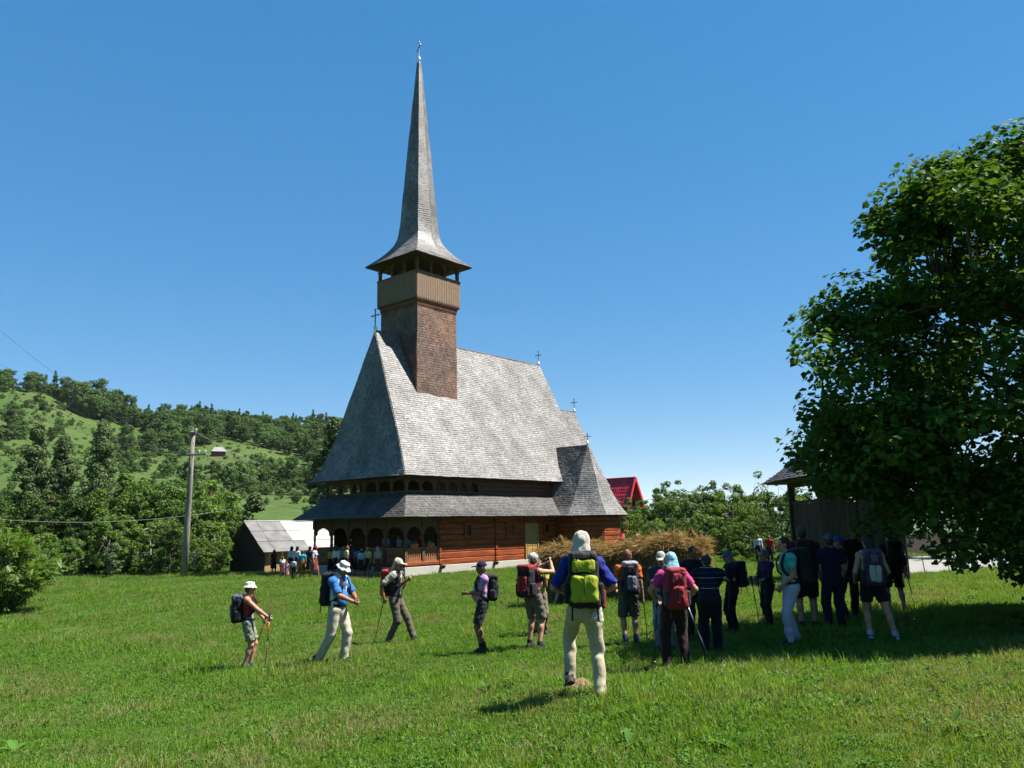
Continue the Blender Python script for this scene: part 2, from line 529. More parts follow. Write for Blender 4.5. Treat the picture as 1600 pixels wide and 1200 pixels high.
# --- main roof
UW, UE, VS, VN = -0.2, 17.9, -0.2, 8.2
prof_z = [5.22, 5.7, 6.35, 7.6, 14.05]
prof_v = [0.0, 0.36, 0.75, 1.35, 4.2]
prof_u = [0.0, 0.22, 0.42, 0.66, 1.3]
sw = [(UW + a, VS + b, z) for a, b, z in zip(prof_u, prof_v, prof_z)]
nw = [(UW + a, VN - b, z) for a, b, z in zip(prof_u, prof_v, prof_z)]
se = [(UE - a, VS + b, z) for a, b, z in zip(prof_u, prof_v, prof_z)]
ne = [(UE - a, VN - b, z) for a, b, z in zip(prof_u, prof_v, prof_z)]
roof('main_roof', [(sw, se), (nw, sw), (se, ne)], [(ne, nw)], M_shingle, 0.145, 0.125, 1)
mb = MB()
mb.tube([(1.1, 4, 14.07), (4, 4, 14.09), (16.57, 4, 14.07)], 0.05, 6)
mb.build('ridge_cap', M_roofbase, church)
# --- choir roof (lower, to the east)
cz = [5.2, 6.4, 10.95]; cv = [0, 0.6, 2.35]; cu = [0, 0.3, 1.0]
csw = [(16.9, 4 - 2.35 + b, z) for b, z in zip(cv, cz)]
cse = [(21.8 - a, 4 - 2.35 + b, z) for a, b, z in zip(cu, cv, cz)]
cne = [(21.8 - a, 4 + 2.35 - b, z) for a, b, z in zip(cu, cv, cz)]
cnw = [(16.9, 4 + 2.35 - b, z) for b, z in zip(cv, cz)]
roof('choir_roof', [(csw, cse), (cse, cne)], [(cne, cnw)], M_shingle, 0.145, 0.13, 2)
MB().tube([(17, 4, 10.97), (20.8, 4, 10.97)], 0.05, 6).build('ridge_cap', M_roofbase, church)
# --- lower skirt roof
lz = [3.0, 3.42, 3.85, 4.36]; lo = [-0.95, -0.42, 0.02, 0.47]
l_sw = [(a, a, z) for a, z in zip(lo, lz)]
l_nw = [(a, 8 - a, z) for a, z in zip(lo, lz)]
l_se = [(13.2, a, z) for a, z in zip(lo, lz)]
l_ne = [(17.6, 8 - a, z) for a, z in zip(lo, lz)]
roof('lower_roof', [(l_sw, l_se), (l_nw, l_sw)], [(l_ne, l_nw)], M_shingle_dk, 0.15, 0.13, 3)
mb = MB()
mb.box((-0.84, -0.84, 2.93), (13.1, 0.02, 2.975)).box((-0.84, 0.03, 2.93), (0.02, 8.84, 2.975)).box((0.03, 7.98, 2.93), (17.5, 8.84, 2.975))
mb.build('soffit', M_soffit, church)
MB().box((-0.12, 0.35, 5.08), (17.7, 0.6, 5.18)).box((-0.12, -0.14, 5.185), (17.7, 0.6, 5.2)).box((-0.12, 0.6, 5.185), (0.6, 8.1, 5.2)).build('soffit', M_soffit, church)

# --- apse roof on the south side
AU, AV, AZ = 14.7, -1.5, 7.6
def hexp(R, deg, z): return (AU + R*math.cos(math.radians(deg)), AV + R*math.sin(math.radians(deg)), z)
az_ = [3.0, 3.5, 4.3, 7.6]; ar = [2.42, 2.02, 1.56, 0.0]
def hexl(deg): return [hexp(r, deg, z) for r, z in zip(ar, az_)]
e180, e240, e300, e360 = hexl(180), hexl(240), hexl(300), hexl(360)
wn_ = [(AU - r, 1.5, z) for r, z in zip(ar, az_)]; en_ = [(AU + r, 1.5, z) for r, z in zip(ar, az_)]
roof('apse_roof', [(wn_, e180), (e180, e240), (e240, e300), (e300, e360), (e360, en_)], [], M_shingle, 0.14, 0.115, 4, lift=.024)
MB().tube([(AU, AV, AZ + .02), (AU, 1.3, AZ + .02)], 0.045, 6).build('ridge_cap', M_roofbase, church)
poly = [hexp(2.28, d, 0)[:2] for d in (180, 240, 300, 360)] + [(AU + 2.28, 0.5), (AU - 2.28, 0.5)]
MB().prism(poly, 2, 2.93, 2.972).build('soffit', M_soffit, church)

# --- tower shaft (brown shingles)
TU, TV, TH = 4.6, 4.0, 1.68
def sq(h, z): return [(TU-h, TV-h, z), (TU+h, TV-h, z), (TU+h, TV+h, z), (TU-h, TV+h, z)]
b0, b1 = sq(TH, 9.6), sq(TH - 0.03, 16.0)
edges = [[b0[i], b1[i]] for i in range(4)]
roof('tower_shaft', [(edges[0], edges[1]), (edges[3], edges[0]), (edges[1], edges[2])], [(edges[2], edges[3])], M_shingle_br, 0.155, 0.13, 5, lift=0.02)
# --- belfry parapet
PH = 1.84
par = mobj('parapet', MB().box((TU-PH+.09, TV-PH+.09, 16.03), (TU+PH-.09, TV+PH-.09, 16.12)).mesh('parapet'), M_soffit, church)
def side_frame(i, h):
    c = [(-1, -1), (1, -1), (1, 1), (-1, 1)]
    a = Vector((TU + c[i][0]*h, TV + c[i][1]*h, 0)); b = Vector((TU + c[(i+1) % 4][0]*h, TV + c[(i+1) % 4][1]*h, 0))
    return a, b
rngp = random.Random(4)
for i in range(4):
    a, b = side_frame(i, PH)
    d = (b - a).normalized(); nrm = Vector((d.y, -d.x, 0))
    n = 24
    for k in range(n):
        t0 = (k + 0.07) / n * (b - a).length; t1 = (k + 0.91) / n * (b - a).length
        zo = rngp.uniform(-0.012, 0.012); y0 = 16.1 + zo; y1 = 17.76
        poly = [(t0, y0 + .16), (t0 + (t1-t0)*.22, y0 + .03), ((t0+t1)/2, y0), (t0 + (t1-t0)*.78, y0 + .03), (t1, y0 + .16), (t1, y1), (t0, y1)]
        mb = MB()
        off0, off1 = 0.0, 0.03 + rngp.uniform(0, .006)
        k0 = len(poly)
        mb.v = [tuple(a + d*p[0] + nrm*off0 + Vector((0, 0, p[1]))) for p in poly] + [tuple(a + d*p[0] + nrm*off1 + Vector((0, 0, p[1]))) for p in poly]
        mb.f = [tuple(range(k0))[::-1], tuple(range(k0, 2*k0))] + [(q, (q+1) % k0, k0+(q+1) % k0, k0+q) for q in range(k0)]
        mb.build('plank', M_parapet, par)
    mb = MB().bar(a + nrm*.0 + Vector((0, 0, 17.80)), b + Vector((0, 0, 17.80)), 0.14, 0.08)
    mb.build('top_rail', M_rail, par)
    mb = MB().bar(a - nrm*.03 + Vector((0, 0, 16.14)), b - nrm*.03 + Vector((0, 0, 16.14)), 0.05, 0.2)
    mb.build('bottom_rail', M_soffit, par)
    # row of small corbel teeth below
    a2, b2 = side_frame(i, TH + 0.035)
    mb = MB(); mb.bar(a2 + Vector((0, 0, 15.98)), b2 + Vector((0, 0, 15.98)), 0.10, 0.09)
    for k in range(26):
        p = a2 + (b2 - a2) * ((k + .5) / 26)
        mb.bar(p + Vector((0, 0, 15.74)), p + Vector((0, 0, 15.93)), 0.05, 0.07, up=tuple(nrm))
    mb.build('corbel_band', M_rail, church)
    # belfry posts with little arches between
    ap, bp = side_frame(i, PH - 0.12)
    for k in range(3):
        p = ap + (bp - ap) * (k / 3)
        w = 0.17 if k == 0 else 0.12
        mb = MB().bar(p + Vector((0, 0, 16.12)), p + Vector((0, 0, 18.92)), w, w, up=tuple(d))
        mb.bar(p + Vector((0, 0, 18.35)), p + Vector((0, 0, 18.45)), w + .06, w + .06, up=tuple(d))
        mb.build('belfry_post', M_post, church)
        q = ap + (bp - ap) * ((k + 1) / 3)
        ln = (q - p).length; pts = []
        for s in range(9):
            th = math.pi * s / 8
            pts.append((ln/2 - math.cos(th) * (ln/2 - .07), 18.42 + math.sin(th) * 0.3))
        poly = [(0.0, 18.42)] + pts + [(ln, 18.42), (ln, 18.95), (0.0, 18.95)]
        mb = MB(); k0 = len(poly)
        mb.v = [tuple(p + d*x + nrm*(-.025) + Vector((0, 0, z))) for x, z in poly] + [tuple(p + d*x + nrm*.025 + Vector((0, 0, z))) for x, z in poly]
        mb.f = [tuple(range(k0))[::-1], tuple(range(k0, 2*k0))] + [(s, (s+1) % k0, k0+(s+1) % k0, k0+s) for s in range(k0)]
        mb.build('belfry_arch', M_post, church)
# --- spire: square flared skirt growing into a slender eight-sided needle
lv = [(18.77, 3.42, .707), (19.0, 3.05, .709), (19.25, 2.64, .72), (19.7, 2.06, .76), (20.2, 1.58, .83), (20.7, 1.33, .9), (21.6, 1.2, .95), (33.1, 0.13, .98)]
def ring(z, rc, k):
    out = []
    for j in range(8):
        a = math.radians(225 + 45*j)
        r = rc if j % 2 == 0 else rc*k
        out.append((TU + r*math.cos(a), TV + r*math.sin(a), z))
    return out
rings = [ring(*q) for q in lv]
cols = [[rg[j] for rg in rings] for j in range(8)]
roof('spire', [(cols[j], cols[(j+1) % 8]) for j in (0, 1, 2, 3, 6, 7)], [(cols[j], cols[(j+1) % 8]) for j in (4, 5)], M_shingle, 0.15, 0.12, 6, lift=.02)
mb = MB()
h = 3.42*.707 - .06
mb.poly([(TU-h, TV-h, 18.72), (TU-h, TV+h, 18.72), (TU+h, TV+h, 18.72), (TU+h, TV-h, 18.72)])
mb.box((TU-h, TV-h, 18.73), (TU+h, TV+h, 18.76))
mb.build('soffit', M_soffit, church)

# --- crosses
def cross(u_, v_, z_, hgt, foot, tilt=0.0, yaw=0.0):
    mb = MB()
    mb.lathe((0, 0, 0), [(foot, -foot*2.6), (foot*.45, 0.0), (foot*.5, .02), (foot*.95, foot*.9), (foot*.9, foot*1.1), (foot*.3, foot*2.0), (.03, foot*2.6)], 10)
    o = mb.build('finial', M_metal, church, smooth=True, loc=(u_, v_, z_))
    b = foot*2.4; arm = hgt*0.24; cz_ = b + (hgt - b)*0.62; r = 0.026*max(1, hgt)
    mb = MB(); mb.bar((0, 0, b-.05), (0, 0, hgt), r*2, r*1.6, up=(1, 0, 0)); mb.bar((0, -arm, cz_), (0, arm, cz_), r*1.6, r*2)
    for p in ((0, 0, hgt), (0, -arm, cz_), (0, arm, cz_)):
        mb.lathe((p[0], p[1], p[2]-r*1.8), [(r*.4, 0), (r*1.9, r*.9), (r*2.1, r*1.8), (r*1.9, r*2.7), (r*.4, r*3.6)], 8)
    x = mb.build('cross', M_crossdk, church, loc=(u_, v_, z_)); x.rotation_euler = (tilt, 0, yaw)
cross(1.1, 4, 14.1, 1.25, .13)
cross(16.55, 4, 14.1, 1.05, .11)
cross(20.8, 4, 10.98, 1.05, .12)
cross(AU, AV, AZ + .04, .75, .11, yaw=0.9)
cross(TU, TV, 33.25, 1.4, .13, tilt=-0.05, yaw=-0.5)

# --- foundation
mb = MB()
mb.box((-0.12, -0.12, -0.6), (2.5, 8.12, 0.40)).box((2.51, -0.12, -0.6), (17.4, 8.1, 0.40)).box((17.41, 1.8, -.6), (21.4, 6.2, .40))
poly = [hexp(1.98, d, 0)[:2] for d in (180, 240, 300, 360)] + [(AU + 1.98, 0.0), (AU - 1.98, 0.0)]
mb.prism(poly, 2, -0.6, 0.395)
mb.build('foundation', M_stone, church, bevel=.02)
MB().box((-0.05, -0.05, 0.405), (2.5, 8.05, 0.46)).build('porch_floor', M_post, church)

# --- log walls
rl = random.Random(11)
def logs(parent, a, b, z0, z1, hgt, depth, mat, out, dark_top=None):
    a = Vector(a); b = Vector(b); z = z0
    while z < z1 - 0.05:
        hh = hgt * rl.uniform(.92, 1.08)
        if z + hh > z1: hh = z1 - z
        o = Vector(out) * rl.uniform(-.012, .012)
        mb = MB().bar(a + o + Vector((0, 0, z + hh/2)), b + o + Vector((0, 0, z + hh/2)), depth, hh - 0.012)
        mb.build('log', mat, parent, bevel=0.035)
        z += hh
wall = mobj('nave_wall', MB().box((2.60, 0.10, .41), (17.2, 7.9, 3.9)).mesh('nave_wall'), M_logdk, church)
S = (0, -1, 0)
for (x0, x1) in ((2.45, 7.02), (7.05, 9.70), (10.98, 13.3)):
    logs(wall, (x0, .02, 0), (x1, .02, 0), .41, 3.6, .325, .2, M_log, S)
logs(wall, (9.72, .02, 0), (10.96, .02, 0), 2.55, 3.6, .325, .2, M_log, S)
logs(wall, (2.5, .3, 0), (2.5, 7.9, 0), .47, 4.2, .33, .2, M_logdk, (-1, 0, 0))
# notched log ends at the corner and the joint
for x in (2.45, 7.035):
    z = .43; mb = MB()
    while z < 2.9:
        mb.box((x-.085, -.15, z + rl.uniform(0, .02)), (x+.085, -.082, z + .27)); z += .325
    mb.build('log_end', M_log, wall, bevel=.02)
for x in (2.5, 6.83):
    MB().prism([(-.42, .40), (-.02, .40), (-.02, .18), (-.30, .22)], 0, x-.09, x+.09).build('bracket', M_logdk, church)
# upper gallery and clerestory wall
uw = mobj('clerestory_wall', MB().box((2.7, .72, 3.9), (17.3, 7.3, 5.6)).mesh('clerestory_wall'), M_logdk, church)
logs(uw, (6.2, .58, 0), (17.2, .58, 0), 4.2, 5.1, .3, .18, M_logdk, S)
choir = mobj('choir_wall', MB().box((17.21, 2.0, .41), (21.2, 6.0, 5.4)).mesh('choir_wall'), M_logdk, church)
apse = mobj('apse_wall', MB().prism([hexp(1.72, d, 0)[:2] for d in (180, 240, 300, 360)] + [(AU + 1.72, -.1), (AU - 1.72, -.1)], 2, .40, 2.95).mesh('apse_wall'), M_logdk, church)
hp = [(AU - 1.86, -.15)] + [hexp(1.86, d, 0)[:2] for d in (180, 240, 300, 360)] + [(AU + 1.86, -.15)]
for i in range(5):
    p, q = hp[i], hp[i+1]
    dx, dy = q[0]-p[0], q[1]-p[1]; l = math.hypot(dx, dy)
    logs(apse, (*p, 0), (*q, 0), .40, 2.93, .325, .16, M_log, (dy/l, -dx/l, 0))
# door, window, shutter frames
door = mobj('door', MB().box((9.80, -.105, .55), (10.88, -.06, 2.47)).mesh('door'), M_newwood, church)
for x in (9.86, 10.36):
    for (z0, z1) in ((.62, 1.12), (1.2, 1.9), (1.98, 2.4)):
        MB().box((x, -.128, z0), (x + .44, -.106, z1)).build('door_panel', M_newwood, door, bevel=.012)
mb = MB().box((9.70, -.15, .42), (9.795, -.02, 2.56)).box((10.885, -.15, .42), (10.98, -.02, 2.56)).box((9.70, -.152, 2.48), (10.98, -.02, 2.57))
mb.build('door_frame', M_newwood, door)
MB().tube([(10.78, -.16, 1.45), (10.70, -.17, 1.45)], .015, 6).build('handle', M_crossdk, door)
def window(x0, x1, z0, z1):
    w = mobj('window', MB().box((x0, -.105, z0), (x1, -.085, z1)).mesh('window'), M_dark, church)
    f = .10
    mb = MB().box((x0 - f*2, -.16, z0 - f), (x0, -.07, z1 + f)).box((x1, -.16, z0 - f), (x1 + f*2, -.07, z1 + f))
    mb.box((x0 - f*2, -.165, z1 + .002), (x1 + f*2, -.07, z1 + f*1.6)).box((x0 - f*2, -.165, z0 - f*1.8), (x1 + f*2, -.07, z0 - .002))
    mb.build('frame', M_log, w)
    return w
window(4.53, 4.87, 1.95, 2.52)
window(8.1, 8.55, 1.95, 2.52)
MB().box((8.08, -.118, 1.93), (8.57, -.106, 2.54)).build('shutter', M_logdk, church)
window(11.7, 12.0, 2.0, 2.5)

# --- porch posts, arches, balustrades
def post(x, y, z0, z1, w=0.17):
    mb = MB()
    mb.box((x-w/2, y-w/2, z0), (x+w/2, y+w/2, z0 + .95))
    h = z1 - z0
    mb.lathe((x, y, z0 + .95), [(w*.52, 0), (w*.35, .05), (w*.5, .12), (w*.34, .18), (w*.4, h*.18), (w*.36, h*.3), (w*.5, h*.34), (w*.36, h*.38), (w*.6, h*.43)], 10)
    mb.box((x-w*.6, y-w*.6, z0 + .95 + h*.43), (x+w*.6, y+w*.6, z1))
    return mb.build('post', M_post, church)
def archboard(p, q, zs, rise, ztop, th=.07, name='arch', mat=None):
    p = Vector(p); q = Vector(q); d = (q - p).normalized(); nrm = Vector((d.y, -d.x, 0)); ln = (q - p).length
    pts = []
    for s in range(13):
        t = math.pi * s / 12
        pts.append((ln/2 - math.cos(t) * (ln/2 - .12), zs + math.sin(t) * rise))
    pts.insert(1, (.18, zs + .03)); pts.insert(-1, (ln - .18, zs + .03))
    pts = sorted(pts, key=lambda c: c[0])
    poly = [(0, zs)] + pts + [(ln, zs), (ln, ztop), (0, ztop)]
    mb = MB(); n = len(poly)
    mb.v = [tuple(p + d*x - nrm*th/2 + Vector((0, 0, z))) for x, z in poly] + [tuple(p + d*x + nrm*th/2 + Vector((0, 0, z))) for x, z in poly]
    mb.f = [tuple(range(n))[::-1], tuple(range(n, 2*n))] + [(s, (s+1) % n, n+(s+1) % n, n+s) for s in range(n)]
    return mb.build(name, mat or M_post, church)
def balustrade(p, q, z0, z1):
    p = Vector(p); q = Vector(q); d = (q-p).normalized(); ln = (q-p).length; nrm = Vector((d.y, -d.x, 0))
    bl = mobj('balustrade', MB().bar(p + d*.09 + Vector((0, 0, z1)), q - d*.09 + Vector((0, 0, z1)), .14, .10).mesh('balustrade'), M_rail, church)
    MB().bar(p + d*.09 + Vector((0, 0, z0 + .05)), q - d*.09 + Vector((0, 0, z0 + .05)), .10, .10).build('bottom_rail', M_rail, bl)
    n = max(3, int((ln - .2) / .14))
    for k in range(n):
        c = p + d * (.10 + (k + .5) * (ln - .2) / n)
        hw = (ln - .2) / n * .43
        poly = [(-hw, z0+.1), (hw, z0+.1), (hw, z0+.26), (hw*.45, z0+.36), (hw, z0+.46), (hw, z1-.05), (-hw, z1-.05), (-hw, z0+.46), (-hw*.45, z0+.36), (-hw, z0+.26)]
        mb = MB(); m_ = len(poly)
        mb.v = [tuple(c + d*x - nrm*.014 + Vector((0, 0, z))) for x, z in poly] + [tuple(c + d*x + nrm*.014 + Vector((0, 0, z))) for x, z in poly]
        mb.f = [tuple(range(m_))[::-1], tuple(range(m_, 2*m_))] + [(s, (s+1) % m_, m_+(s+1) % m_, m_+s) for s in range(m_)]
        mb.build('baluster', M_rail, bl)
    return bl
Wv = [0.0, 1.6, 3.2, 4.8, 6.4, 8.0]
for v_ in Wv: post(0, v_, .46, 2.93)
for u_ in (1.24, 2.38):
    post(u_, 0, .46, 2.93); post(u_, 8.0, .46, 2.93)
for i in range(5):
    archboard((0, Wv[i+1], 0), (0, Wv[i], 0), 2.05, .45, 2.92)
    if i != 2: balustrade((0, Wv[i+1], 0), (0, Wv[i], 0), .62, 1.35)
for v_, sgn in ((0, 1), (8.0, -1)):
    for (x0, x1) in ((0, 1.24), (1.24, 2.38)):
        archboard((x0, v_, 0), (x1, v_, 0), 2.1, .4, 2.92)
        if v_ == 8.0 and x0 > 1: MB().box((x0 + .1, 7.9, .47), (2.55, 7.96, 2.94)).build('porch_side_wall', M_logdk, church)
        balustrade((x0, v_, 0), (x1, v_, 0), .62, 1.35)
MB().box((-.13, -.13, .462), (2.36, .09, .64)).build('sill_beam', M_log, church, bevel=.02)
MB().box((-.13, .10, .462), (.09, 3.1, .64)).box((-.13, 4.9, .462), (.09, 8.1, .64)).build('sill_beam', M_log, church, bevel=.02)
# upper gallery
Gv = [0.47, 1.65, 2.82, 4.0, 5.18, 6.35, 7.53]
for v_ in Gv:
    MB().box((.40, v_-.07, 4.3), (.54, v_+.07, 5.2)).build('gallery_post', M_post, church)
for i in range(6): archboard((.47, Gv[i+1], 0), (.47, Gv[i], 0), 4.75, .28, 5.17, .05, 'gallery_arch')
Gu = [0.47, 1.5, 2.5, 3.5, 4.4, 5.3, 6.2]
for u_ in Gu[1:]:
    MB().box((u_-.06, .41, 4.3), (u_+.06, .53, 5.2)).build('gallery_post', M_post, church)
for u_ in Gu[1:3]:
    MB().box((u_-.06, 7.47, 4.3), (u_+.06, 7.59, 5.2)).build('gallery_post', M_post, church)
for i in range(6): archboard((Gu[i], .47, 0), (Gu[i+1], .47, 0), 4.75, .26, 5.17, .05, 'gallery_arch')
MB().box((.5, .5, 3.95), (2.7, 7.5, 4.02)).build('gallery_floor', M_post, church)
MB().box((.36, .36, 4.36), (6.2, .55, 4.44)).build('gallery_rail', M_post, church)
MB().box((.36, .56, 4.36), (.55, 7.6, 4.44)).build('gallery_rail', M_post, church)

# flower boxes on the porch rail
def chp(u_, v_, z_):
    c, s = math.cos(CH_RZ), math.sin(CH_RZ)
    return Vector((P0.x + c*u_ - s*v_, P0.y + s*u_ + c*v_, P0.z + z_))
M_flowerleaf = leafmat('flower_leaf', (0.09, 0.2, 0.03), (0.16, 0.3, 0.05), 0.3)
def flower_box(u_, label):
    e = empty('flower_box', chp(u_, 0.0, 1.402), CH_RZ, label, 'flower box', 'flower boxes on the porch rail')
    MB().prism([(-.09, 0), (.09, 0), (.12, .2), (-.12, .2)], 0, -.24, .24).build('box', M_ceram, e, bevel=.01)
    rng = np.random.default_rng(int(u_*100)); mb = MB()
    for k in range(90):
        p = Vector((rng.uniform(-.2, .2), rng.uniform(-.08, .08), .2 + abs(rng.normal(0, .08))))
        d = Vector(rng.normal(0, 1, 3)).normalized() * .035; q = Vector(rng.normal(0, 1, 3)).normalized() * .03
        mb.poly([p - d, p + q, p + d, p - q])
    mobj('foliage', mb.mesh('foliage', fix=False), M_flowerleaf, e)
flower_box(.62, 'terracotta flower box on the porch rail nearest the corner post')
flower_box(1.8, 'terracotta flower box on the porch rail beside the log wall')
# ------------------------------------------------------------------ trees
M_bark = pmat('tree_bark', (0.12, 0.09, 0.065), 0.95, 0.35, 6.0, 0.5, 18, stretch=(4, 4, 1))
M_barklt = pmat('pale_bark', (0.30, 0.28, 0.24), 0.9, 0.35, 5.0, 0.3, 18)

def leaf_verts(C, Nn, size, rng, aspect=0.8, tip=None):
    """4-vertex leaves folded along the midrib; C centres, Nn approx normals"""
    n = len(C)
    Nn = Nn / np.maximum(np.linalg.norm(Nn, axis=1, keepdims=True), 1e-6)
    ref = rng.normal(0, 1, (n, 3))
    if tip is not None: ref = ref * 0.6 + tip
    T = ref - Nn * np.sum(ref * Nn, 1, keepdims=True)
    T /= np.maximum(np.linalg.norm(T, axis=1, keepdims=True), 1e-6)
    B = np.cross(Nn, T)
    s = size[:, None]
    a = C - T * s * 0.5; c = C + T * s * 0.5
    b = C + B * s * 0.5 * aspect + Nn * s * 0.12 - T * s * .08; d = C - B * s * 0.5 * aspect + Nn * s * 0.12 - T * s * .08
    return np.stack([a, b, c, d], 1).reshape(-1, 3)

def branch_curve(a, b, sag, rng, n=5):
    a = np.asarray(a, float); b = np.asarray(b, float)
    t = np.linspace(0, 1, n)[:, None]
    mid = rng.normal(0, 0.06, 3) * np.linalg.norm(b - a)
    return a + (b - a) * t + (4 * t * (1 - t)) * (mid + np.array([0, 0, sag]))

def make_tree(seed, H, trunk_h, crown, ncl, nleaf, lsize, r0=0.16, clr=0.55, leaf_up=0.5, limbs=9, aspect=0.8, tri=False, cull=None, hollow=0.35):
    """crown(rng,n)-> points in the crown volume (clump centres). Returns trunk mesh and crown mesh"""
    rng = np.random.default_rng(seed)
    cc = crown(rng, ncl)
    mb = MB()
    top = np.array([rng.normal(0, .1), rng.normal(0, .1), H * 0.86])
    tk = branch_curve((0, 0, -0.3), top, 0, rng, 7)
    mb.tube(tk.tolist(), [r0 * (1.25 if i == 0 else 1) * (1 - i / 6.6) for i in range(7)], 8)
    anchors = []
    for i in range(limbs):
        z = trunk_h + (H * 0.82 - trunk_h) * (i + rng.uniform(0, .8)) / limbs
        k = np.clip(z / (H * .86) * 6, 0, 5.99); i0 = int(k); p = tk[i0] + (tk[i0+1] - tk[i0]) * (k - i0)
        tgt = cc[np.argmin(np.abs(cc[:, 2] - (z + 0.1 * H)) + rng.uniform(0, .6, len(cc)) * 1.0 - 0.35 * np.hypot(cc[:, 0] - p[0], cc[:, 1] - p[1]))]
        cv = branch_curve(p, tgt, 0.05 * H * rng.uniform(-.2, 1), rng)
        rr = r0 * 0.45 * (1 - z / H * 0.7)
        mb.tube(cv.tolist(), [rr, rr*.8, rr*.6, rr*.4, rr*.15], 5, caps=False)
        anchors += [cv[2], cv[3], cv[4]]
    anchors = np.array(anchors)
    for c in cc[::max(1, len(cc)//60)]:
        a = anchors[np.argmin(np.linalg.norm(anchors - c, axis=1))]
        mb.tube([a.tolist(), ((a + c) / 2 + rng.normal(0, .05, 3)).tolist(), c.tolist()], [r0*.12, r0*.08, r0*.03], 4, caps=False)
    trunk = mb.mesh('trunk', smooth=True, fix=False)
    per = nleaf // len(cc)
    ci = np.repeat(np.arange(len(cc)), per)
    rad = clr * rng.uniform(.55, 1.25, len(cc))
    dirs = rng.normal(0, 1, (len(ci), 3)); dirs /= np.linalg.norm(dirs, axis=1, keepdims=True)
    q = rng.uniform(hollow, 1, len(ci)) ** .5
    C = cc[ci] + dirs * (q * rad[ci])[:, None] * np.array([1, 1, .75])
    Nn = dirs + np.array([0, 0, leaf_up]) + rng.normal(0, .55, dirs.shape)
    size = lsize * rng.uniform(.6, 1.3, len(C))
    V = leaf_verts(C, Nn, size, rng, aspect)
    I = np.arange(len(C)) * 4
    cm = np_mesh('crown', V, np.stack([I, I+1, I+2, I+3], -1))
    return trunk, cm

def blob(rx, ry, z0, z1, power=0.6, asym=0.0):
    def f(rng, n):
        out = []
        while len(out) < n:
            p = rng.uniform(-1, 1, 3); l = np.linalg.norm(p)
            if l > 1 or l < 0.35: continue
            if rng.random() > l ** 1.5 + .1: continue
            wob = 1 + 0.22 * math.sin(3 * math.atan2(p[1], p[0]) + asym) + .15 * math.sin(5 * p[2] + asym * 2)
            out.append((p[0] * rx * wob, p[1] * ry * wob, (z0 + z1) / 2 + p[2] * (z1 - z0) / 2))
        return np.array(out)
    return f
def column(r, z0, z1, taper=0.8):
    def f(rng, n):
        t = rng.uniform(0, 1, n) ** .85; a = rng.uniform(0, 2*math.pi, n)
        rr = r * np.sin(np.clip(t * .9 + .1, 0, 1) * math.pi) ** .6 * (1 - t * taper * .5) * rng.uniform(.35, 1, n) * (1 + .25*np.sin(a*3 + t*9))
        return np.stack([rr*np.cos(a), rr*np.sin(a), z0 + (z1 - z0)*t], -1)
    return f
def cone(r, z0, z1):
    def f(rng, n):
        t = rng.uniform(0, 1, n) ** 1.3; a = rng.uniform(0, 2*math.pi, n)
        rr = r * (1 - t) * rng.uniform(.5, 1, n) + .05
        return np.stack([rr*np.cos(a), rr*np.sin(a), z0 + (z1 - z0)*t], -1)
    return f

L_green = leafmat('broad_leaf', (0.055, 0.125, 0.02), (0.115, 0.205, 0.04), 0.35, 0.6, 0.22, spec=0.2)
L_bright = leafmat('bright_leaf', (0.085, 0.17, 0.025), (0.155, 0.26, 0.045), 0.4, 0.55, 0.18, spec=0.2)
L_silver = leafmat('poplar_leaf', (0.085, 0.145, 0.05), (0.155, 0.215, 0.10), 0.25, 0.6, 0.18, spec=0.12)
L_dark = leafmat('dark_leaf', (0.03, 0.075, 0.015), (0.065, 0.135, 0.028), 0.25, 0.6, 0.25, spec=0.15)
L_far = leafmat('wood_leaf', (0.058, 0.122, 0.034), (0.125, 0.205, 0.058), 0.25, 0.7, 0.4, spec=0.1, fac=.72)
L_linden = leafmat('linden_leaf', (0.035, 0.09, 0.012), (0.085, 0.165, 0.024), 0.30, 0.6, 0.05, spec=0.08, fac=.85)
L_walnut = leafmat('walnut_leaf', (0.085, 0.175, 0.022), (0.15, 0.26, 0.04), 0.42, 0.45, 0.1, spec=0.25)

KIND = {}
def kind(key, lm, bark, *a, **k):
    t, c = make_tree(*a, **k); t.materials.append(bark); c.materials.append(lm); KIND[key] = (t, c)
kind('round_a', L_green, M_bark, 21, 6.5, 1.2, blob(2.7, 2.5, .7, 6.6, asym=.4), 120, 11000, .18, clr=.48)
kind('round_b', L_green, M_bark, 22, 6.0, .9, blob(2.4, 2.6, .4, 6.1, asym=1.9), 110, 10000, .18, clr=.46)
kind('bright_a', L_bright, M_bark, 23, 5.5, .8, blob(2.2, 2.0, .3, 5.6, asym=2.7), 100, 9500, .17, clr=.42)
kind('bright_b', L_bright, M_barklt, 24, 4.2, .5, blob(1.7, 1.8, .2, 4.4, asym=4), 80, 7500, .15, clr=.36)
kind('poplar_a', L_silver, M_barklt, 25, 12, 1.0, column(1.6, .8, 12.2), 150, 19000, .18, clr=.5, limbs=14, leaf_up=.2)
kind('poplar_b', L_silver, M_barklt, 26, 11, 1.0, column(1.5, .8, 11.2), 140, 17000, .18, clr=.48, limbs=14, leaf_up=.2)
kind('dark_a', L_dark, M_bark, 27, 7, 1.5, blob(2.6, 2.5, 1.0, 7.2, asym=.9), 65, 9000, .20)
kind('young', L_silver, M_barklt, 28, 3.8, .7, column(.75, .5, 4.0), 34, 3600, .13, clr=.32, r0=.05)
kind('thin', L_green, M_bark, 29, 5.6, 1.0, blob(1.7, 1.7, 1.4, 6.2, asym=2.2), 46, 2600, .17, clr=.42, r0=.08)
kind('bush', L_bright, M_bark, 30, 1.6, .2, blob(1.0, 1.0, .05, 1.7), 24, 3000, .12, clr=.36, r0=.04)
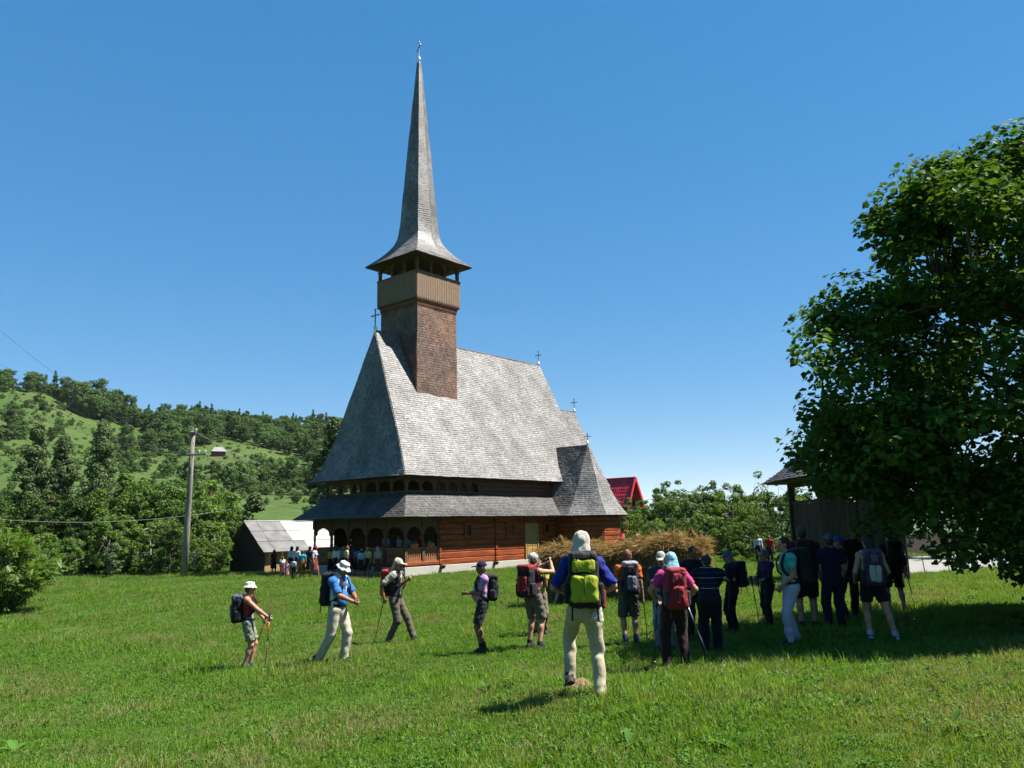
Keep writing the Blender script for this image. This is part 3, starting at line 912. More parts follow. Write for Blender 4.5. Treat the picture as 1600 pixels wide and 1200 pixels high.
# coarse trees for the hillside, 200 m and more away
kind('far_round', L_far, M_bark, 31, 9, 1.6, blob(3.6, 3.5, .6, 9.2, asym=.5), 60, 4600, .44, clr=1.0, limbs=4)
kind('far_oval', L_far, M_bark, 32, 11, 2.0, blob(3.0, 3.1, .8, 11.3, asym=1.4), 64, 4600, .44, clr=.95, limbs=4)
kind('far_spruce', L_dark, M_bark, 33, 12, 1.0, cone(2.3, .8, 12), 80, 3600, .4, clr=.6, limbs=3)
kind('far_bush', L_far, M_bark, 34, 4.5, .4, blob(3.4, 3.0, -.3, 4.2, asym=3), 46, 3600, .38, clr=.8, limbs=3)

def plant_tree(key, p, s=1.0, rz=0.0, name='tree', label='', cat='tree', group=None, sz=None):
    e = empty(name, p, rz, label, cat, group)
    e.scale = (s, s, sz or s)
    t, c = KIND[key]
    mobj('trunk', t, None, e); mobj('crown', c, None, e)
    return e

rt = random.Random(77)
ORD = ['first', 'second', 'third', 'fourth', 'fifth', 'sixth', 'seventh', 'eighth', 'ninth', 'tenth', 'eleventh', 'twelfth', 'thirteenth', 'fourteenth', 'fifteenth', 'sixteenth', 'seventeenth', 'eighteenth', 'nineteenth', 'twentieth']
def rank(lst, item, key=lambda q: q[0]):
    return ORD[sorted(lst, key=key).index(item)]
TONE = {'round_a': 'leafy green', 'round_b': 'rounded green', 'dark_a': 'dark leafy', 'bright_a': 'bright green', 'bright_b': 'low bright green', 'far_oval': 'tall oval', 'far_round': 'broad round'}
def tree_at(key, px, py, depth, top_y, name, label, cat='tree', group=None, wide=1.0, hnom=6.5):
    """stand a tree on the ground below a viewing direction at a distance, as tall as its top needs"""
    q = atd(px, py, depth); g = g3(q.x, q.y)
    tp = atd(px, top_y, depth)
    sz = (tp.z - g.z) / hnom
    return plant_tree(key, g, sz * wide, rt.uniform(0, 6.28), name, label, cat, group, sz=sz)

# left of the church: three silvery poplars over a belt of shrubs
tree_at('poplar_a', 148, 880, 62, 652, 'poplar_tree', 'tall silvery poplar, the one nearest the utility pole', 'tree', 'poplars on the left', hnom=12.4)
tree_at('poplar_b', 86, 880, 63, 678, 'poplar_tree', 'silvery poplar between the two taller poplars on the left', 'tree', 'poplars on the left', hnom=11.4)
tree_at('poplar_a', 42, 880, 62, 655, 'poplar_tree', 'tall silvery poplar farthest left of the three', 'tree', 'poplars on the left', hnom=12.4)
tree_at('poplar_b', 519, 840, 72, 648, 'poplar_tree', 'dark silvery poplar rising right behind the porch corner of the church', 'tree', None, hnom=11.4, wide=1.0)
tree_at('poplar_b', 496, 840, 76, 700, 'poplar_tree', 'shorter dark poplar left of the one behind the porch corner', 'tree', None, hnom=11.4, wide=1.0)
belt = [(-30, 60, 760, 'round_a'), (20, 64, 770, 'dark_a'), (66, 60, 765, 'round_b'), (118, 58, 775, 'dark_a'), (165, 58, 765, 'round_a'), (200, 57, 735, 'bright_a'),
        (238, 56, 742, 'round_a'), (272, 58, 748, 'round_b'), (312, 60, 745, 'bright_a'), (345, 64, 775, 'round_b'), (372, 70, 800, 'round_a'), (180, 52, 800, 'bright_b'),
        (230, 52, 812, 'bright_b'), (262, 50, 815, 'round_b'), (110, 52, 838, 'bright_b'), (325, 55, 810, 'bright_b'), (60, 54, 830, 'bright_b'), (310, 52, 838, 'bright_b'), (340, 60, 800, 'round_a'), (140, 55, 812, 'round_b')]
hn = {'round_a': 6.7, 'round_b': 6.2, 'dark_a': 7.3, 'bright_a': 5.7, 'bright_b': 4.5, 'thin': 6.2}
for i, (px, dp, ty, k) in enumerate(belt):
    tree_at(k, px, 890, dp, ty, 'broadleaf_tree', TONE[k] + ' tree of the belt left of the church, ' + rank(belt, belt[i]) + ' from the left', 'tree', 'trees in the belt left of the church', hnom=hn[k], wide=1.0)
tree_at('young', 395, 840, 66, 768, 'young_tree', 'slim pointed young tree standing behind the plank shed', 'tree', None, hnom=4.2, wide=1.3)
tree_at('young', 176, 893, 47, 848, 'sapling', 'thin pale-stemmed sapling in front of the belt left of the pole', 'sapling', None, hnom=4.2, wide=1.5)

# right of the church: orchard trees and hedge
orch = [(1012, 58, 790, 'bright_a'), (985, 66, 778, 'round_b'), (1050, 62, 742, 'thin'), (1040, 60, 765, 'round_b'), (1082, 60, 758, 'round_a'), (1120, 62, 752, 'round_b'), (1150, 60, 754, 'bright_a'),
        (1180, 62, 762, 'round_a'), (1205, 58, 790, 'bright_a'), (1100, 52, 798, 'bright_b'), (1140, 52, 806, 'round_b'), (1170, 52, 812, 'bright_b'), (1065, 52, 806, 'round_a'), (1200, 54, 808, 'round_b'), (1025, 53, 812, 'bright_b')]
for i, (px, dp, ty, k) in enumerate(orch):
    if k == 'thin':
        tree_at(k, px, 880, dp, ty, 'fruit_tree', 'sparse fruit tree with bare upright twigs right of the red roof', 'tree', None, hnom=6.4, wide=1.0)
    else:
        tree_at(k, px, 880, dp, ty, 'fruit_tree', TONE[k] + ' orchard tree right of the church, ' + rank(orch, orch[i]) + ' from the left', 'tree', 'orchard trees behind the hay rack', hnom=hn[k], wide=.95)
tree_at('thin', 1226, 880, 48, 722, 'fruit_tree', 'slender fruit tree just left of the shingled hut', 'tree', None, hnom=6.4, wide=1.1)
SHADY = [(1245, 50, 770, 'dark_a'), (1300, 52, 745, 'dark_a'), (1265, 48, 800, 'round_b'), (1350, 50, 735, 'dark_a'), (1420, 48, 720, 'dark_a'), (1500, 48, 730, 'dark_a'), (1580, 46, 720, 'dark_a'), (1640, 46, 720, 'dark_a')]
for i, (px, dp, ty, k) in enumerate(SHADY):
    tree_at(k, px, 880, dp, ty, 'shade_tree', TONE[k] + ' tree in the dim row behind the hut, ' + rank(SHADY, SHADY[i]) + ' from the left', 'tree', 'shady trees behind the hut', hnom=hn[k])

# walnut bush at the left edge
def walnut():
    rng = np.random.default_rng(5)
    base = g3(*(atd(8, 930, 29).xy))
    e = empty('walnut_bush', base, 0, 'bright green walnut bush with long leaflets at the left edge', 'bush'); e.scale = (.74, .74, .86)
    cc = blob(1.75, 1.5, .2, 3.3, asym=1.0)(rng, 80); mb = MB()
    for c in cc[::2]:
        mb.tube(branch_curve((rng.normal(0, .15), rng.normal(0, .15), -.1), c, .1, rng).tolist(), [.04, .03, .022, .014, .005], 5, caps=False)
    mb.build('stem', M_bark, e, smooth=True)
    # each compound leaf: a rachis with paired leaflets
    V = []
    for c in cc:
        for k in range(26):
            st = c + rng.normal(0, .22, 3); d = rng.normal(0, 1, 3) + np.array([0, 0, -.1]) + (c - np.array([0, 0, 1.6])) * .6
            d /= np.linalg.norm(d); side = np.cross(d, [0, 0, 1.0]); side /= np.linalg.norm(side) + 1e-6; up = np.cross(side, d)
            for j in range(4):
                b = st + d * (.09 * j)
                for sg in (-1, 1):
                    t = side * sg * .8 + d * .5 - up * .25
                    t /= np.linalg.norm(t); w = np.cross(t, up) * .035; l = .17
                    V += [b, b + t*l*.45 + w, b + t*l, b + t*l*.45 - w]
    V = np.array(V); I = np.arange(len(V)//4)*4
    mobj('crown', np_mesh('crown', V, np.stack([I, I+1, I+2, I+3], -1)), L_walnut, e)
walnut()

# ------------------------------------------------------------------ the big linden at the right
def linden():
    rng = np.random.default_rng(9)
    base = g3(9.6, 13.4)
    e = empty('linden_tree', base, 0, 'big dark broad-leaved tree filling the right edge, branches down to the grass', 'tree')
    # crown envelope: (height above base, left reach, depth reach)
    zs = [-.1, .5, 1.0, 1.6, 2.4, 3.2, 4.0, 4.6, 5.1, 5.8, 6.4, 6.9, 7.5, 8.1]
    rl_ = [2.2, 3.2, 3.3, 3.8, 4.3, 4.55, 4.55, 4.35, 4.2, 4.0, 3.5, 3.1, 2.7, 1.9]
    rd_ = [1.9, 2.5, 2.8, 3.0, 3.1, 3.1, 3.1, 3.0, 2.9, 2.7, 2.4, 2.0, 1.5, .9]
    cl = []
    while len(cl) < 620:
        z = rng.uniform(-.05, 8.05); a = rng.uniform(0, 2*math.pi)
        q = rng.uniform(.12, 1) ** .42
        lob = 1 + .10 * math.sin(4*a + z*1.7) + .07 * math.sin(7*a - z*2.3) + rng.normal(0, .05)
        rx = np.interp(z, zs, rl_) * lob; ry = np.interp(z, zs, rd_) * lob
        x, y = math.cos(a)*rx*q, math.sin(a)*ry*q
        if x > 4.6: continue
        if z < 1.5 and (x < -.5) and y > -.4: continue       # open under the crown towards the path
        cl.append((x, y, z))
    for _ in range(46): cl.append((rng.uniform(-4.2, -2.2), rng.uniform(-1.2, 2.4), rng.uniform(2.2, 3.6)))
    cl = np.array(cl)
    mb = MB()
    tk = branch_curve((0, 0, -.4), (.2, .1, 6.6), 0, rng, 8)
    mb.tube(tk.tolist(), [.42, .33, .29, .25, .2, .15, .1, .04], 12)
    an = []
    for i in range(26):
        z = rng.uniform(1.2, 6); k = np.clip((z+.4)/7*7, 0, 6.9); p = tk[int(k)] + (tk[int(k)+1]-tk[int(k)])*(k % 1)
        tg = cl[rng.integers(len(cl))]
        for _ in range(6):
            t2 = cl[rng.integers(len(cl))]
            if abs(t2[2] - z - .6) < abs(tg[2] - z - .6): tg = t2
        cv = branch_curve(p, tg, .35, rng, 6); r = .11*(1 - z/11)
        mb.tube(cv.tolist(), [r, r*.85, r*.7, r*.5, r*.3, r*.12], 6, caps=False); an += list(cv[2:])
    an = np.array(an)
    for c in cl[::2]:
        a = an[np.argmin(np.linalg.norm(an - c, axis=1))]
        mb.tube([a.tolist(), ((a+c)/2 + np.array([0, 0, .08])).tolist(), c.tolist()], [.028, .02, .006], 4, caps=False)
    mb.build('trunk', M_bark, e, smooth=True)
    # leaves: heart-shaped, gathered on layered sprays
    per = 150
    ci = np.repeat(np.arange(len(cl)), per); n = len(ci)
    d = rng.normal(0, 1, (n, 3)); d /= np.linalg.norm(d, axis=1, keepdims=True)
    rad = rng.uniform(.38, .72, len(cl))
    C = cl[ci] + d * (rad[ci]*rng.uniform(.2, 1, n)**.5)[:, None] * np.array([1, 1, .6])
    Nn = d*.5 + np.array([0, 0, .9]) + rng.normal(0, .45, (n, 3))
    size = rng.uniform(.055, .142, n)
    # six-sided heart shape, slightly folded
    Nn /= np.linalg.norm(Nn, axis=1, keepdims=True)
    ref = rng.normal(0, 1, (n, 3)) + d + np.array([0, 0, -.5])
    T = ref - Nn*np.sum(ref*Nn, 1, keepdims=True); T /= np.linalg.norm(T, axis=1, keepdims=True); B = np.cross(Nn, T)
    shp = [(-.42, 0, 0), (-.5, .3, .07), (-.05, .5, .12), (.55, 0, -.03), (-.05, -.5, .12), (-.5, -.3, .07)]
    V = np.stack([C + (T*a + B*b + Nn*c)*size[:, None] for a, b, c in shp], 1)
    near = 300
    I = np.arange(n-near)*6
    me = np_mesh('leaf_mass', V[near:].reshape(-1, 3), [np.stack([I, I+1, I+2, I+3], -1), np.stack([I, I+3, I+4, I+5], -1)])
    crown = mobj('crown', me, L_linden, e); crown['kind'] = 'stuff'
linden()
# ------------------------------------------------------------------ instancing helper for uncountable stuff
def scatter(name, pts, scl, rot, idx, meshes, label, parent=None):
    col = bpy.data.collections.new(name + '_sources')
    for i, me in enumerate(meshes):
        o = bpy.data.objects.new('%s_source_%02d' % (name, i), me); col.objects.link(o)
    me = bpy.data.meshes.new(name)
    pts = np.asarray(pts, np.float32); n = len(pts)
    me.vertices.add(n); me.vertices.foreach_set('co', pts.ravel())
    a = me.attributes.new('scl', 'FLOAT', 'POINT'); a.data.foreach_set('value', np.asarray(scl, np.float32))
    a = me.attributes.new('rot', 'FLOAT_VECTOR', 'POINT'); a.data.foreach_set('vector', np.asarray(rot, np.float32).ravel())
    a = me.attributes.new('idx', 'INT', 'POINT'); a.data.foreach_set('value', np.asarray(idx, np.int32))
    o = bpy.data.objects.new(name, me); link(o, parent)
    ng = bpy.data.node_groups.new(name + '_scatter', 'GeometryNodeTree')
    ng.interface.new_socket('Geometry', in_out='INPUT', socket_type='NodeSocketGeometry')
    ng.interface.new_socket('Geometry', in_out='OUTPUT', socket_type='NodeSocketGeometry')
    N = ng.nodes; L = ng.links
    gi = N.new('NodeGroupInput'); go = N.new('NodeGroupOutput')
    ci = N.new('GeometryNodeCollectionInfo'); ci.inputs['Collection'].default_value = col
    ci.inputs['Separate Children'].default_value = True; ci.inputs['Reset Children'].default_value = True
    ip = N.new('GeometryNodeInstanceOnPoints'); ip.inputs['Pick Instance'].default_value = True
    def attr(nm, ty):
        q = N.new('GeometryNodeInputNamedAttribute'); q.data_type = ty; q.inputs['Name'].default_value = nm; return q.outputs['Attribute']
    L.new(gi.outputs[0], ip.inputs['Points']); L.new(ci.outputs[0], ip.inputs['Instance'])
    L.new(attr('idx', 'INT'), ip.inputs['Instance Index'])
    L.new(attr('rot', 'FLOAT_VECTOR'), ip.inputs['Rotation'])
    L.new(attr('scl', 'FLOAT'), ip.inputs['Scale'])
    L.new(ip.outputs[0], go.inputs[0])
    md = o.modifiers.new('scatter', 'NODES'); md.node_group = ng
    if label: tag(o, label, None, None, 'stuff')
    return o

# ------------------------------------------------------------------ wooded hillside
rh = np.random.default_rng(3)
def in_poly(x, y, P):
    c = False; n = len(P)
    for i in range(n):
        x0, y0 = P[i]; x1, y1 = P[i-1]
        if (y0 > y) != (y1 > y) and x < (x1 - x0) * (y - y0) / (y1 - y0) + x0: c = not c
    return c
forest_poly = [(228, 640), (300, 640), (420, 655), (600, 668), (640, 800), (520, 770), (480, 725), (430, 706), (395, 694), (352, 688), (300, 702), (250, 690), (225, 668)]
pts = []; 
for _ in range(4200):
    x = rh.uniform(215, 650); y = rh.uniform(632, 800)
    if not in_poly(x, y, forest_poly): continue
    p = at(x, y, 90, 700)
    if math.hypot(p.x, p.y) > 500: continue
    if any((p.x-q[0])**2 + (p.y-q[1])**2 < 18 for q in pts[-400:]): continue
    pts.append((p.x, p.y, p.z - .3))
# crest behind the visible slope
for _ in range(260):
    a = rh.uniform(-.62, -.1); r = rh.uniform(455, 500)
    if a < -.45 and rh.random() < .35: continue
    x, y = r*math.sin(a), r*math.cos(a); pts.append((x, y, float(gh(x, y)) - .3))
n = len(pts)
far_meshes = [KIND[k][1] for k in ('far_round', 'far_oval', 'far_spruce', 'far_bush')]
scatter('hillside_wood', pts, rh.uniform(.55, 1.1, n), np.stack([rh.normal(0, .04, n), rh.normal(0, .04, n), rh.uniform(0, 6.28, n)], -1),
        rh.choice([0, 1, 2, 3], n, p=[.45, .35, .12, .08]), far_meshes, 'dense mixed wood covering the far hillside left of the church')
def hill_tree(key, px, py, s, label, group, name='hill_tree', cat='tree'):
    p = at(px, py, 60, 700)
    return plant_tree(key, p - Vector((0, 0, .3)), s, rh.uniform(0, 6.28), name, label, cat, group)
GROVE = [(100, 628, 1.2), (112, 640, 1.35), (124, 648, 1.5), (135, 652, 1.4), (146, 655, 1.65), (158, 657, 1.5), (168, 660, 1.45), (178, 661, 1.6), (188, 660, 1.45), (198, 662, 1.45), (208, 664, 1.3), (216, 662, 1.0), (130, 640, 1.6), (152, 646, 1.7), (176, 650, 1.6), (196, 653, 1.5)]
for g_ in GROVE:
    kk = 'far_oval' if rh.random() < .5 else 'far_round'
    hill_tree(kk, *g_, TONE[kk] + ' tree of the dark hillside grove, ' + rank(GROVE, g_) + ' from the left', 'trees of the hillside grove')
hedge = [(6, 612), (22, 606), (38, 604), (55, 608), (70, 612), (60, 626), (88, 622), (45, 636), (20, 640), (70, 640), (84, 606), (95, 640)]
for g_ in hedge:
    px, py = g_
    hill_tree('far_bush', px, py, rh.uniform(.5, 1.0), 'scrubby bush on the rough top left slope, ' + rank(hedge, g_) + ' from the left', 'bushes on the left skyline', 'hill_bush', 'bush')
rows = [[(155, 700), (245, 712), 14, .8], [(215, 690), (300, 716), 14, .9], [(160, 716), (215, 722), 7, .7], [(175, 742), (215, 737), 6, .55], [(215, 735), (300, 752), 14, .75], [(0, 690), (40, 684), 5, .9], [(20, 665), (36, 672), 4, .85],
        [(228, 700), (300, 700), 10, .8], [(330, 750), (400, 764), 12, .75], [(400, 752), (490, 762), 14, .75], [(345, 768), (480, 776), 16, .45], [(330, 735), (390, 740), 8, .7], [(440, 738), (480, 742), 7, .7], [(390, 738), (470, 748), 9, .6], [(60, 690), (100, 676), 6, .5], [(80, 672), (125, 664), 5, .45], [(265, 770), (340, 785), 12, .6], [(215, 668), (240, 676), 6, .5]]
ROWN = ['behind the rightmost poplar', 'between the grove and the utility pole', 'below the grove right of the poplars', 'curving beside the rightmost poplar', 'ending behind the utility pole', 'at the far left edge', 'left of the poplars', 'just left of the pole top', 'right of the pole below the farmhouse field', 'above the lower field left of the church', 'along the lower field edge', 'under the farmhouse field', 'beside the church roof edge', 'in the middle of the right-hand slope', 'above the middle poplar', 'under the grove on its left', 'behind the belt left of the pole', 'at the right foot of the grove']
for ri, (a, b, k, s) in enumerate(rows):
    if ri in (1, 4, 7, 11, 13, 16): k = max(4, int(k*.55))
    for i in range(k):
        t = (i + rh.uniform(0, .9)) / k
        px = a[0] + (b[0]-a[0])*t; py = a[1] + (b[1]-a[1])*t + rh.normal(0, 2.5)
        hill_tree(['far_round', 'far_bush', 'far_bush', 'far_oval'][rh.integers(4)], px, py, s*rh.uniform(.6, 1.25), 'round bush in the hillside hedgerow ' + ROWN[ri], 'hedgerow ' + ROWN[ri], 'hedgerow_bush', 'bush')

# loose scrub over the pastures
sp = []
for _ in range(1500):
    p = at(rh.uniform(-20, 500), rh.uniform(600, 790), 100, 700)
    if math.hypot(p.x, p.y) < 490: sp.append((p.x, p.y, p.z - .2))
scatter('hillside_scrub', sp, rh.uniform(.10, .34, len(sp))*rh.uniform(.5, 1.2, len(sp)), np.stack([np.zeros(len(sp)), np.zeros(len(sp)), rh.uniform(0, 6.28, len(sp))], -1), rh.choice([0, 1], len(sp), p=[.3, .7]), [far_meshes[0], far_meshes[3]], 'small scrub dotted over the hillside pastures')
# small farmhouse on the hillside
M_white = pmat('white_sheet_roof', (0.27, 0.27, 0.26), 0.5, 0.1, 1.0)
M_redwall = pmat('red_brown_wall', (0.22, 0.07, 0.04), 0.8, 0.2, 2.0)
hp_ = at(341, 712, 60, 700)
hh = empty('farmhouse', hp_, .5, 'tiny farmhouse with a white roof far up the green hillside', 'house'); hh.scale = (.62, .62, .62)
MB().box((-4, -3, -1), (4, 3, 2.6)).build('wall', M_redwall, hh)
mb = MB(); e0, e1 = 2.5, 5.6
c = [(-5, -4, e0), (5, -4, e0), (5, 4, e0), (-5, 4, e0), (-2.4, 0, e1), (2.4, 0, e1)]
for q in ((0, 1, 5, 4), (1, 2, 5), (2, 3, 4, 5), (3, 0, 4), (3, 2, 1, 0)): mb.poly([c[i] for i in q])
mb.build('roof', M_white, hh)
MB().box((-2.6, -3.06, .6), (-1.6, -3.0, 1.7)).build('window', M_dark, hh)
MB().box((.2, -3.06, .0), (1.1, -3.0, 2.0)).build('door', M_dark, hh)

# ------------------------------------------------------------------ plank shed
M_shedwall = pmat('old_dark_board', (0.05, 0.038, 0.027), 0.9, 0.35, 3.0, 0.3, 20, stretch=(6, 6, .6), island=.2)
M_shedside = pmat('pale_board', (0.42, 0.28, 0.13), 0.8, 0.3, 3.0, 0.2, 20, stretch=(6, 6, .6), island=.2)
M_sheetA = pmat('pale_roof_sheet', (0.42, 0.415, 0.40), 0.6, 0.12, 1.5, col2=(.37, .365, .35), c2scale=1)
M_sheetB = pmat('grey_roof_sheet', (0.14, 0.139, 0.134), 0.75, 0.2, 1.5, col2=(.18, .177, .17), c2scale=2)
SH = (-17.0, 55.33, -2.98)
shed = empty('plank_shed', SH, CH_RZ, 'low plank shed with a pale sheet roof left of the church porch', 'shed')
shed.scale = (1.16, 1.16, 1.16)
EZ, RZ_, HV = 1.28, 3.06, 2.29
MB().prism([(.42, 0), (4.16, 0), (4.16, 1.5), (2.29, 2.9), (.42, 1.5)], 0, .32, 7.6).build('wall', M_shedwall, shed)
k = 0; y = .36
rs = random.Random(2)
while y < 4.2:
    w = rs.uniform(.15, .21); ym = y + w/2
    top = 1.5 + (min(ym - .42, 4.16 - ym)) * (1.4/1.87)
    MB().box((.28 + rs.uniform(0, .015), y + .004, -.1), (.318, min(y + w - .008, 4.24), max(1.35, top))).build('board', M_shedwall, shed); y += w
x = .34
while x < 7.5:
    w = rs.uniform(.15, .22)
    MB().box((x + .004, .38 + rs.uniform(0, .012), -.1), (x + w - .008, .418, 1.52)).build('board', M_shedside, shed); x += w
sl = (RZ_ - EZ) / HV
for r in range(3):
    for c_ in range(10):
        v0, v1 = HV * r/3, HV * (r+1)/3 + .05
        x0, x1 = c_*.82, (c_+1)*.82 - .015
        zz = .012 * (2 - r) * 0 + .01 * (c_ % 2) + .018 * r
        mb = MB(); mb.v = [(x0, v0, EZ + sl*v0 + zz), (x1, v0, EZ + sl*v0 + zz), (x1, v1, EZ + sl*v1 + zz - .02), (x0, v1, EZ + sl*v1 + zz - .02)]
        mb.v += [(a, b, q - .02) for a, b, q in mb.v]
        mb.f = [(0, 1, 2, 3), (7, 6, 5, 4), (0, 4, 5, 1), (1, 5, 6, 2), (2, 6, 7, 3), (3, 7, 4, 0)]
        grey = (c_ < 3 and r < 3) or (c_ == 3 and r < 1)
        mb.build('roof_sheet', M_sheetB if grey else M_sheetA, shed)
MB().prism([(2*HV, EZ), (HV, RZ_ + .02), (HV, RZ_ - .02), (2*HV, EZ - .04)], 0, 0.0, 8.2).build('roof_slope', M_sheetB, shed)
MB().tube([(0, HV, RZ_ + .03), (8.2, HV, RZ_ + .03)], .04, 6).build('ridge_cap', M_sheetA, shed)
pile = empty('board_pile', (0, 0, 0), 0, 'stack of pale yellow boards lying along the side of the shed', 'boards')
pile.location = (-16.5, 55.43, -2.98); pile.rotation_euler = (0, 0, CH_RZ)
for i in range(9):
    y = -.18 + rs.uniform(-.1, .06); z = .03 + (i // 2) * .14 + rs.uniform(0, .03)
    MB().bar((.0 + rs.uniform(-.2, .1), y, z), (2.6 + rs.uniform(-.3, .4), y + rs.uniform(-.06, .06), z + rs.uniform(0, .06)), .16, .05).build('board', M_newwood, pile)

# ------------------------------------------------------------------ utility pole and wires
M_pole = pmat('weathered_concrete_pole', (0.27, 0.24, 0.205), 0.9, 0.25, 2.0, 0.3, 14, stretch=(3, 3, .6))
M_insul = pmat('pale_insulator', (0.6, 0.58, 0.5), 0.4, 0.1)
M_wire = pmat('pale_cable', (0.45, 0.46, 0.45), 0.5, 0.1)
M_wiredk = pmat('dark_cable', (0.12, 0.12, 0.12), 0.5, 0.1)
pb = at(287, 903, 20, 90); dpt = float(Vector(_fw) @ pb)
ptp = atd(302, 674, dpt); pca = atd(300, 711, dpt)
up_ = empty('utility_pole', pb, 0, 'leaning grey utility pole with a crossarm beside the tree belt', 'pole')
def rel(p, o): return tuple(Vector(p) - o)
t_ = rel(ptp, pb)
MB().tube([(0, 0, -.4), tuple(Vector(t_)*.33), tuple(Vector(t_)*.66), t_], [.205, .175, .145, .115], 12).build('shaft', M_pole, up_, smooth=True)
ca = Vector(rel(pca, pb))
MB().bar(ca + Vector((-.75, -.16, -.02)), ca + Vector((.85, -.10, .03)), .12, .11).build('crossarm', M_pole, up_, bevel=.01)
MB().lathe(t_, [(.17, -.12), (.19, -.05), (.12, .02)], 10).build('cap', M_pole, up_)
ins = [ca + Vector((-.65, -.14, .06)), ca + Vector((.45, -.12, .06)), ca + Vector((.78, -.11, .06)), Vector(t_) + Vector((.2, -.1, -.05))]
for q in ins:
    MB().lathe(q, [(.025, 0), (.03, .08), (.06, .1), (.055, .17), (.02, .2)], 8).build('insulator', M_insul, up_)
mb = MB(); tt = Vector(t_)
mb.tube([tt + Vector((math.cos(a)*.17 - .15, 0, .12 + math.sin(a)*.13)) for a in np.linspace(-.6, 5.2, 12)], .012, 5)
mb.build('cable_loop', M_wire, up_)
mb = MB().tube([ca + Vector((-.55, -.15, -.05)), ca + Vector((-.5, -.16, -.3)), ca + Vector((-.62, -.16, -.5))], .012, 5)
mb.tube([ca + Vector((.85, -.1, .02)) + Vector((math.cos(a)*.14, 0, -.18 + math.sin(a)*.15)) for a in np.linspace(1.3, 7, 12)], .012, 5)
mb.build('cable_loop', M_wire, up_)
def wire(a, b, sag, r, mat, label, gap=0):
    a = Vector(a); b = Vector(b)
    o = bpy.data.objects.new('overhead_wire', MB().tube([a.lerp(b, t) - Vector((0, 0, 4*sag*t*(1-t))) - a for t in np.linspace(0, 1, 17)], r, 5).mesh('overhead_wire', True))
    o.data.materials.append(mat); o.location = a; link(o); tag(o, label, 'wire', 'overhead wires'); return o
far_l = atd(-90, 505, 21)
wire(pb + ins[0], far_l, .55, .004, M_wiredk, 'overhead wire climbing from the left crossarm end to the top left')
wire(pb + ins[1], far_l + Vector((1.0, .4, .1)), .6, .004, M_wiredk, 'overhead wire climbing from the middle of the crossarm to the top left')
wire(pb + ins[2], far_l + Vector((-.3, -.3, -1.4)), .5, .004, M_wiredk, 'lowest of the overhead wires climbing to the top left')
wire(pb + ins[2], chp(3.0, 8.4, 5.1), .9, 0.006, M_wire, 'thin wire from the crossarm to the church eave')
wire(pb + ins[3], chp(3.0, 8.4, 5.4), .7, 0.006, M_wire, 'thin wire from the pole top to the church eave')
wire(atd(-60, 806, 43.5), chp(.4, 7.5, 4.85), 1.0, .009, M_wire, 'pale cable sagging across the tree belt to the church gallery')

# ------------------------------------------------------------------ rail fence at the left edge
M_rail2 = pmat('pale_fence_rail', (0.42, 0.37, 0.29), 0.9, 0.3, 4.0)
fb = at(60, 903, 20, 80)
fe = empty('rail_fence', fb, 0, 'pale pole rail fence beside the walnut bush', 'fence')
for (a, b, r) in [((-30, 897), (112, 886), .05), ((-30, 882), (70, 879), .045), ((58, 884), (80, 905), .035)]:
    dd = float(Vector(_fw) @ fb)
    MB().tube([rel(atd(*a, dd), fb), rel(atd((a[0]+b[0])/2, (a[1]+b[1])/2 + .5, dd), fb), rel(atd(*b, dd), fb)], [r, r*.9, r*.75], 7).build('rail', M_rail2, fe, smooth=True)
for x in (10, 92):
    p = atd(x, 905, dd); MB().tube([rel(p, fb), rel(atd(x, 878, dd), fb)], [.05, .045], 7).build('post', M_rail2, fe, smooth=True)

# ------------------------------------------------------------------ red-roofed house
M_redroof = pmat('red_metal_tile', (0.62, 0.022, 0.035), 0.4, 0.12, 2.0, spec=.5)
M_orange = pmat('orange_pine', (0.52, 0.23, 0.09), 0.7, 0.2, 3.0, stretch=(5, 5, .6), island=.15)
M_plaster = pmat('white_plaster', (0.7, 0.68, 0.62), 0.9, 0.1, 2.0)
RH = Vector((10.9, 72.41, 3.93))
rhs = empty('red_roof_house', (RH.x, RH.y, float(gh(RH.x, RH.y))), CH_RZ, 'orange pine house with a steep red metal roof behind the church', 'house')
top = RH.z - float(gh(RH.x, RH.y)); slp = .50; bot = 1.15; hw = (top - bot) * slp
def roof_plane(sg):
    nu, nv = 90, 60; V = []
    for i in range(nu):
        for j in range(nv):
            y = .0 + 8.5 * i / (nu-1); t = j / (nv-1) * (top - bot) / math.cos(math.atan(slp))
            z = top - (top - bot) * j/(nv-1); x = sg * (top - z) * slp
            off = .022 * math.sin(y * 2*math.pi / .21) + .03 * ((t / .36) % 1)
            V.append((x + sg*off, y, z + off*.4))
    I = (np.arange(nu-1)[:, None]*nv + np.arange(nv-1)[None, :]).ravel()
    return np_mesh('roof', V, np.stack([I, I+1, I+nv+1, I+nv] if sg < 0 else [I, I+nv, I+nv+1, I+1], -1))
for sg in (-1, 1): mobj('roof', roof_plane(sg), M_redroof, rhs)
for sg in (-1, 1):
    MB().bar((0, -.03, top + .05), (sg*(hw + .05), -.03, bot), .07, .22).build('barge_board', M_redroof, rhs)
MB().tube([(0, -.05, top + .06), (0, 8.5, top + .06)], .07, 6).build('ridge_cap', M_redroof, rhs)
x = -hw + .15
while x < hw - .15:
    MB().box((x, .82 + rs.uniform(0, .02), bot - .9), (x + .17, .86, top - abs(x + .085)/slp - .12)).build('board', M_orange, rhs); x += .18
MB().box((-hw + .15, .88, -.3), (hw - .15, 8.2, bot + .1)).build('wall', M_orange, rhs)
MB().box((-hw - .6, .1, bot - 1.0), (hw + .2, .8, bot - .85)).build('balcony', M_plaster, rhs)
